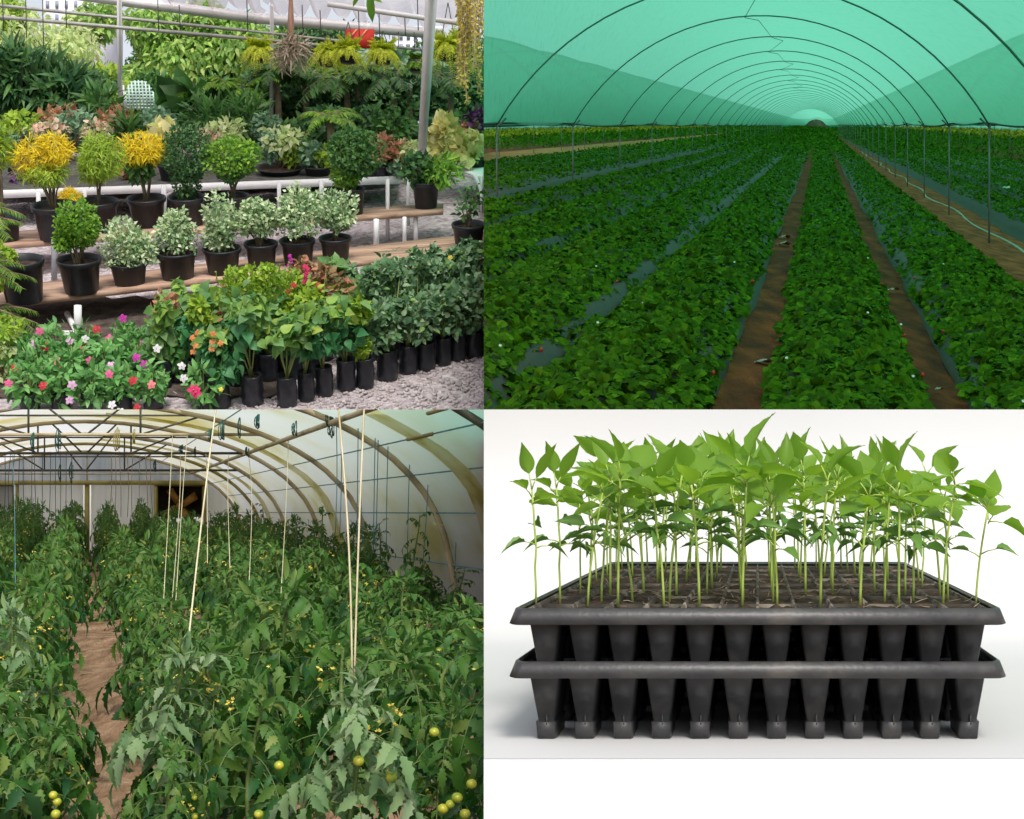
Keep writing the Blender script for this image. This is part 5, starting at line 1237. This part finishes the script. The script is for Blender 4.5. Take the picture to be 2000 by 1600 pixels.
for i, (px, by, pw, ph) in enumerate(FR):
    if i == 0: cr = [(500, 600, 34, 44, 'heart'), (478, 640, 28, 30, 'hdark')]; lb = 'first bag of the front row, thin bare forked stem under heart-shaped leaves'
    elif i == 1: cr = [(560, 650, 40, 30, 'heart'), (590, 640, 22, 26, 'heart')]; lb = 'second bag of the front row, pale forked stem under yellow-green leaves'
    elif i < 5: cr = [(px, by - 118, 30, 34, 'hdark'), (px + 2, by - 165, 28, 26, 'heart')]; lb = f'{O2[i]} bag of the front row, hanging dark heart-shaped leaves'
    elif i == 5: cr = [(708, 600, 16, 20, 'lime'), (710, 675, 14, 16, 'lime'), (705, 640, 18, 30, 'sparse')]; lb = 'sixth bag of the front row, thin plant with yellow leaves'
    else: cr = [(px - 4, by - 88, 34, 34, 'rose'), (px - 6, by - 126, 34, 32, 'rose')]; lb = f'{O2[i]} bag of the front row, bushy grey-green rose foliage'
    bagplant(lb, px, by, pw, ph, cr)
for j, (dy, dx) in enumerate(((-34, 10), (-66, 26), (-98, 44))):
    for i in range(13):
        px = 318 + i * 49 + dx + rng.normal() * 5; by = np.interp(px, [300, 560, 945], [796, 778, 694]) + dy + rng.normal() * 3
        if px > 950: continue
        topc = by - 150 + 12 * j + (14 * (j + .5) if px > 690 else 0)
        if px > 690: cr = [(px, topc + 34, 32, 36, 'rose'), (px + 4 + rng.normal() * 8, topc - 4 + rng.normal() * 12, 24, 26, 'rose'), (px + rng.normal() * 12, topc - 26 + rng.normal() * 8, 10, 20, 'rose')]; lb = 'grey-green rose plant in a black bag behind the front bag row'
        elif px > 580: cr = [(px, topc + 34, 24, 40, 'heart' if (i + j) % 2 else 'hdark'), (px + rng.normal() * 6, topc - 4 + rng.normal() * 12, 20, 30, ('lime', 'red', 'heart')[(i + j) % 3])]; lb = 'yellow-green plant in a black bag behind the middle front bags'
        else: cr = [(px, topc + 40, 24, 40, 'hdark' if (i + j) % 2 else 'heart'), (px + rng.normal() * 6, topc + 4 + rng.normal() * 12, 22, 30, ('heart', 'lime', 'red', 'heart')[(i + 2 * j) % 4])]; lb = 'heart-leaved plant in a black bag behind the first front bags'
        t, m, L = bagplant(lb, px, by, 38, 60, cr)
        if 570 < px < 640 and j == 1: blooms(t, L, m, [(px + rng.normal() * 8, topc - 20 + rng.normal() * 12) for _ in range(3)], 'f_red', 6)
        if px > 830 and j: blooms(t, L, m, [(px + rng.normal() * 10, topc - 25 + rng.normal() * 8) for _ in range(2)], 'f_yellow', 5)
for k_, (px, by, tx) in enumerate(((505, 740, 0), (470, 735, 0), (535, 728, 0))):
    t, m, L = bagplant(('pale tasselled plant with thin yellow-green flower strings, middle of three', 'pale tasselled plant with thin yellow-green flower strings, left of three', 'pale tasselled plant with thin yellow-green flower strings, right of three')[k_], px, by, 38, 58, [(px, by - 190, 22, 36, 'lime'), (px + 6, by - 140, 24, 34, 'heart')])
    for q in range(9):
        x0 = px + rng.normal() * 20; y0 = by - 215 + rng.normal() * 16; n = 16; tt = np.linspace(0, 1, n); pts = np.array([L(x0 + 10 * math.sin(3 * u) * rng.normal() * .3, y0 + 62 * u) for u in tt]); pts[:, 1] -= .35
        mb = MB(); tube(mb, pts, 1.1 * m, 5); scatter(mb, T_DIA, pts, rdir(n) + [0, 0, -.6], rdir(n), 5 * m); part('tassel', mb, M['l_lime'], t)
t, m, L = bagplant('heart-leaved plant with coral flower spikes near the vinca flowers', 430, 796, 44, 60, [(430, 690, 38, 34, 'hdark'), (428, 650, 30, 20, 'heart'), (450, 720, 24, 26, 'hdark')])
blooms(t, L, m, [(402, 632), (407, 648), (412, 622), (402, 660), (440, 640), (438, 655), (442, 625), (455, 643)], 'f_orange', 6)
blooms(t, L, m, [(450, 735)], 'f_yellow', 5)
t, m, L = bagplant('heart-leaved plant with upright crimson flower spike beside the lower bench', 610, 690, 36, 58, [(605, 560, 28, 30, 'heart'), (590, 590, 28, 26, 'lime')])
for k in range(7): blooms(t, L, m, [(613 + rng.normal() * 2, 500 + k * 5)], 'f_hot', 5)
blooms(t, L, m, [(585 + rng.normal() * 2, 480 + 6 * k) for k in range(4)], 'f_magenta', 4)

# ---- vinca and dianthus flowers
VP = [(60, 800), (120, 800), (180, 800), (240, 800), (300, 800), (400, 798), (85, 760), (150, 758), (215, 756), (280, 750), (345, 748), (110, 720), (175, 715), (245, 712), (310, 705), (50, 745), (370, 715)]
FL = {'f_pink': [(110,625),(203,680),(50,722),(238,640),(242,704)], 'f_lilac': [(98,650),(165,645),(170,725),(162,755),(242,690),(260,702)], 'f_red': [(117,655),(173,670),(57,697),(115,727),(285,717),(320,793),(62,795),(215,622),(288,772)], 'f_salmon': [(90,660),(140,682),(142,694),(320,725)],
      'f_magenta': [(290,675),(305,688),(302,650),(268,600),(217,705),(270,796)], 'f_white': [(193,640),(375,692),(381,712),(330,657),(242,766),(257,780)], 'f_hot': [(403,740),(177,664),(398,735)]}
vts = []
sp_ = ['near the front left corner', 'in front beside the corner plant', 'in the front row with lilac blooms', 'in the front row with white blooms', 'in the front row with red blooms', 'alone beside the coral flowered plant, one hot pink bloom', 'left in the second row', 'second row under the salmon blooms', 'second row in the middle', 'second row with red and salmon blooms', 'second row at the right with white blooms', 'third row under the pink and white pair', 'third row with red blooms', 'third row with pale pink blooms', 'third row with magenta blooms', 'at the left margin with red and pink blooms', 'third row right end with white bloom']
for i, (px, py) in enumerate(VP):
    o = gp(px, py); m = o[1] / F * .985; t = thing('flowering_vinca', 'leafy flowering plant ' + sp_[i], 'flowering plant', o, tilt(), group='flowering plants at the front of the nursery')
    H = 34 * m; part('grow_bag', bag_mesh(19 * m, H), M['black_bag'], t, True)
    L = (lambda px, py, m: lambda x, y: np.array([(x - px) * m, 0, (py - y) * m * 1.02]))(px, py, m)
    tops = 50 if py > 770 else 52 if py > 740 else 44
    mb = MB(); mt = foliage(mb, 'vinca', L(px, py - tops), 34, 40, m, .7); part('foliage', mb, mt, t)
    mb = MB()
    for k in range(5): e = L(px + rng.normal() * 14, py - tops - 20 - rng.random() * 20); tube(mb, [(0, 0, H * .8), e * .6, e], [1.8 * m, 1.3 * m, .8 * m], 5)
    part('stem', mb, M['green_stem'], t); vts.append((px, py - tops, t, L, m))
for mt, pts in FL.items():
    for (x, y) in pts:
        j = min(range(len(vts)), key=lambda q: (vts[q][0] - x) ** 2 + (vts[q][1] - 20 - y) ** 2)
        blooms(vts[j][2], vts[j][3], vts[j][4], [(x, y)], mt, 11 if mt == 'f_hot' else 8.5)

# ================================================================== trim every plot at its own boundary, as built sets end at their edge
bpy.context.view_layer.update()
CUT = {'TL': [((1, 0, 0), 0.0)], 'BL': [((1, 0, 0), 0.0), ((0, 0, 1), 0.0)], 'TR': [((-1, 0, 0), 0.0)], 'BR': [((-1, 0, 0), 0.0), ((0, 0, 1), 0.0)]}
dead = []
for o, q in OBJS:
    if q is None or o.type != 'MESH': continue
    mw = o.matrix_world; co = np.empty(len(o.data.vertices) * 3); o.data.vertices.foreach_get('co', co); co = co.reshape(-1, 3)
    if not len(co): dead.append(o); continue
    Wc = co @ np.array(mw.to_3x3()).T + np.array(mw.translation)
    for nrm, dd in CUT[q]:
        s = Wc @ np.array(nrm, float)
        if s.min() >= dd: dead.append(o); break
        if s.max() > dd + 1e-6:
            if o.data.users > 1: o.data = o.data.copy()
            inv = mw.inverted(); pc = inv @ (Vector(nrm) * dd); pn = (mw.to_3x3().transposed() @ Vector(nrm)).normalized()
            bm = bmesh.new(); bm.from_mesh(o.data)
            bmesh.ops.bisect_plane(bm, geom=bm.verts[:] + bm.edges[:] + bm.faces[:], dist=1e-7, plane_co=pc, plane_no=pn, clear_outer=True)
            bm.to_mesh(o.data); bm.free()
for o in dead: bpy.data.objects.remove(o)
EMPT = [o for o in SC.objects if o.type == 'EMPTY']
for o in EMPT:
    if not o.children: bpy.data.objects.remove(o)
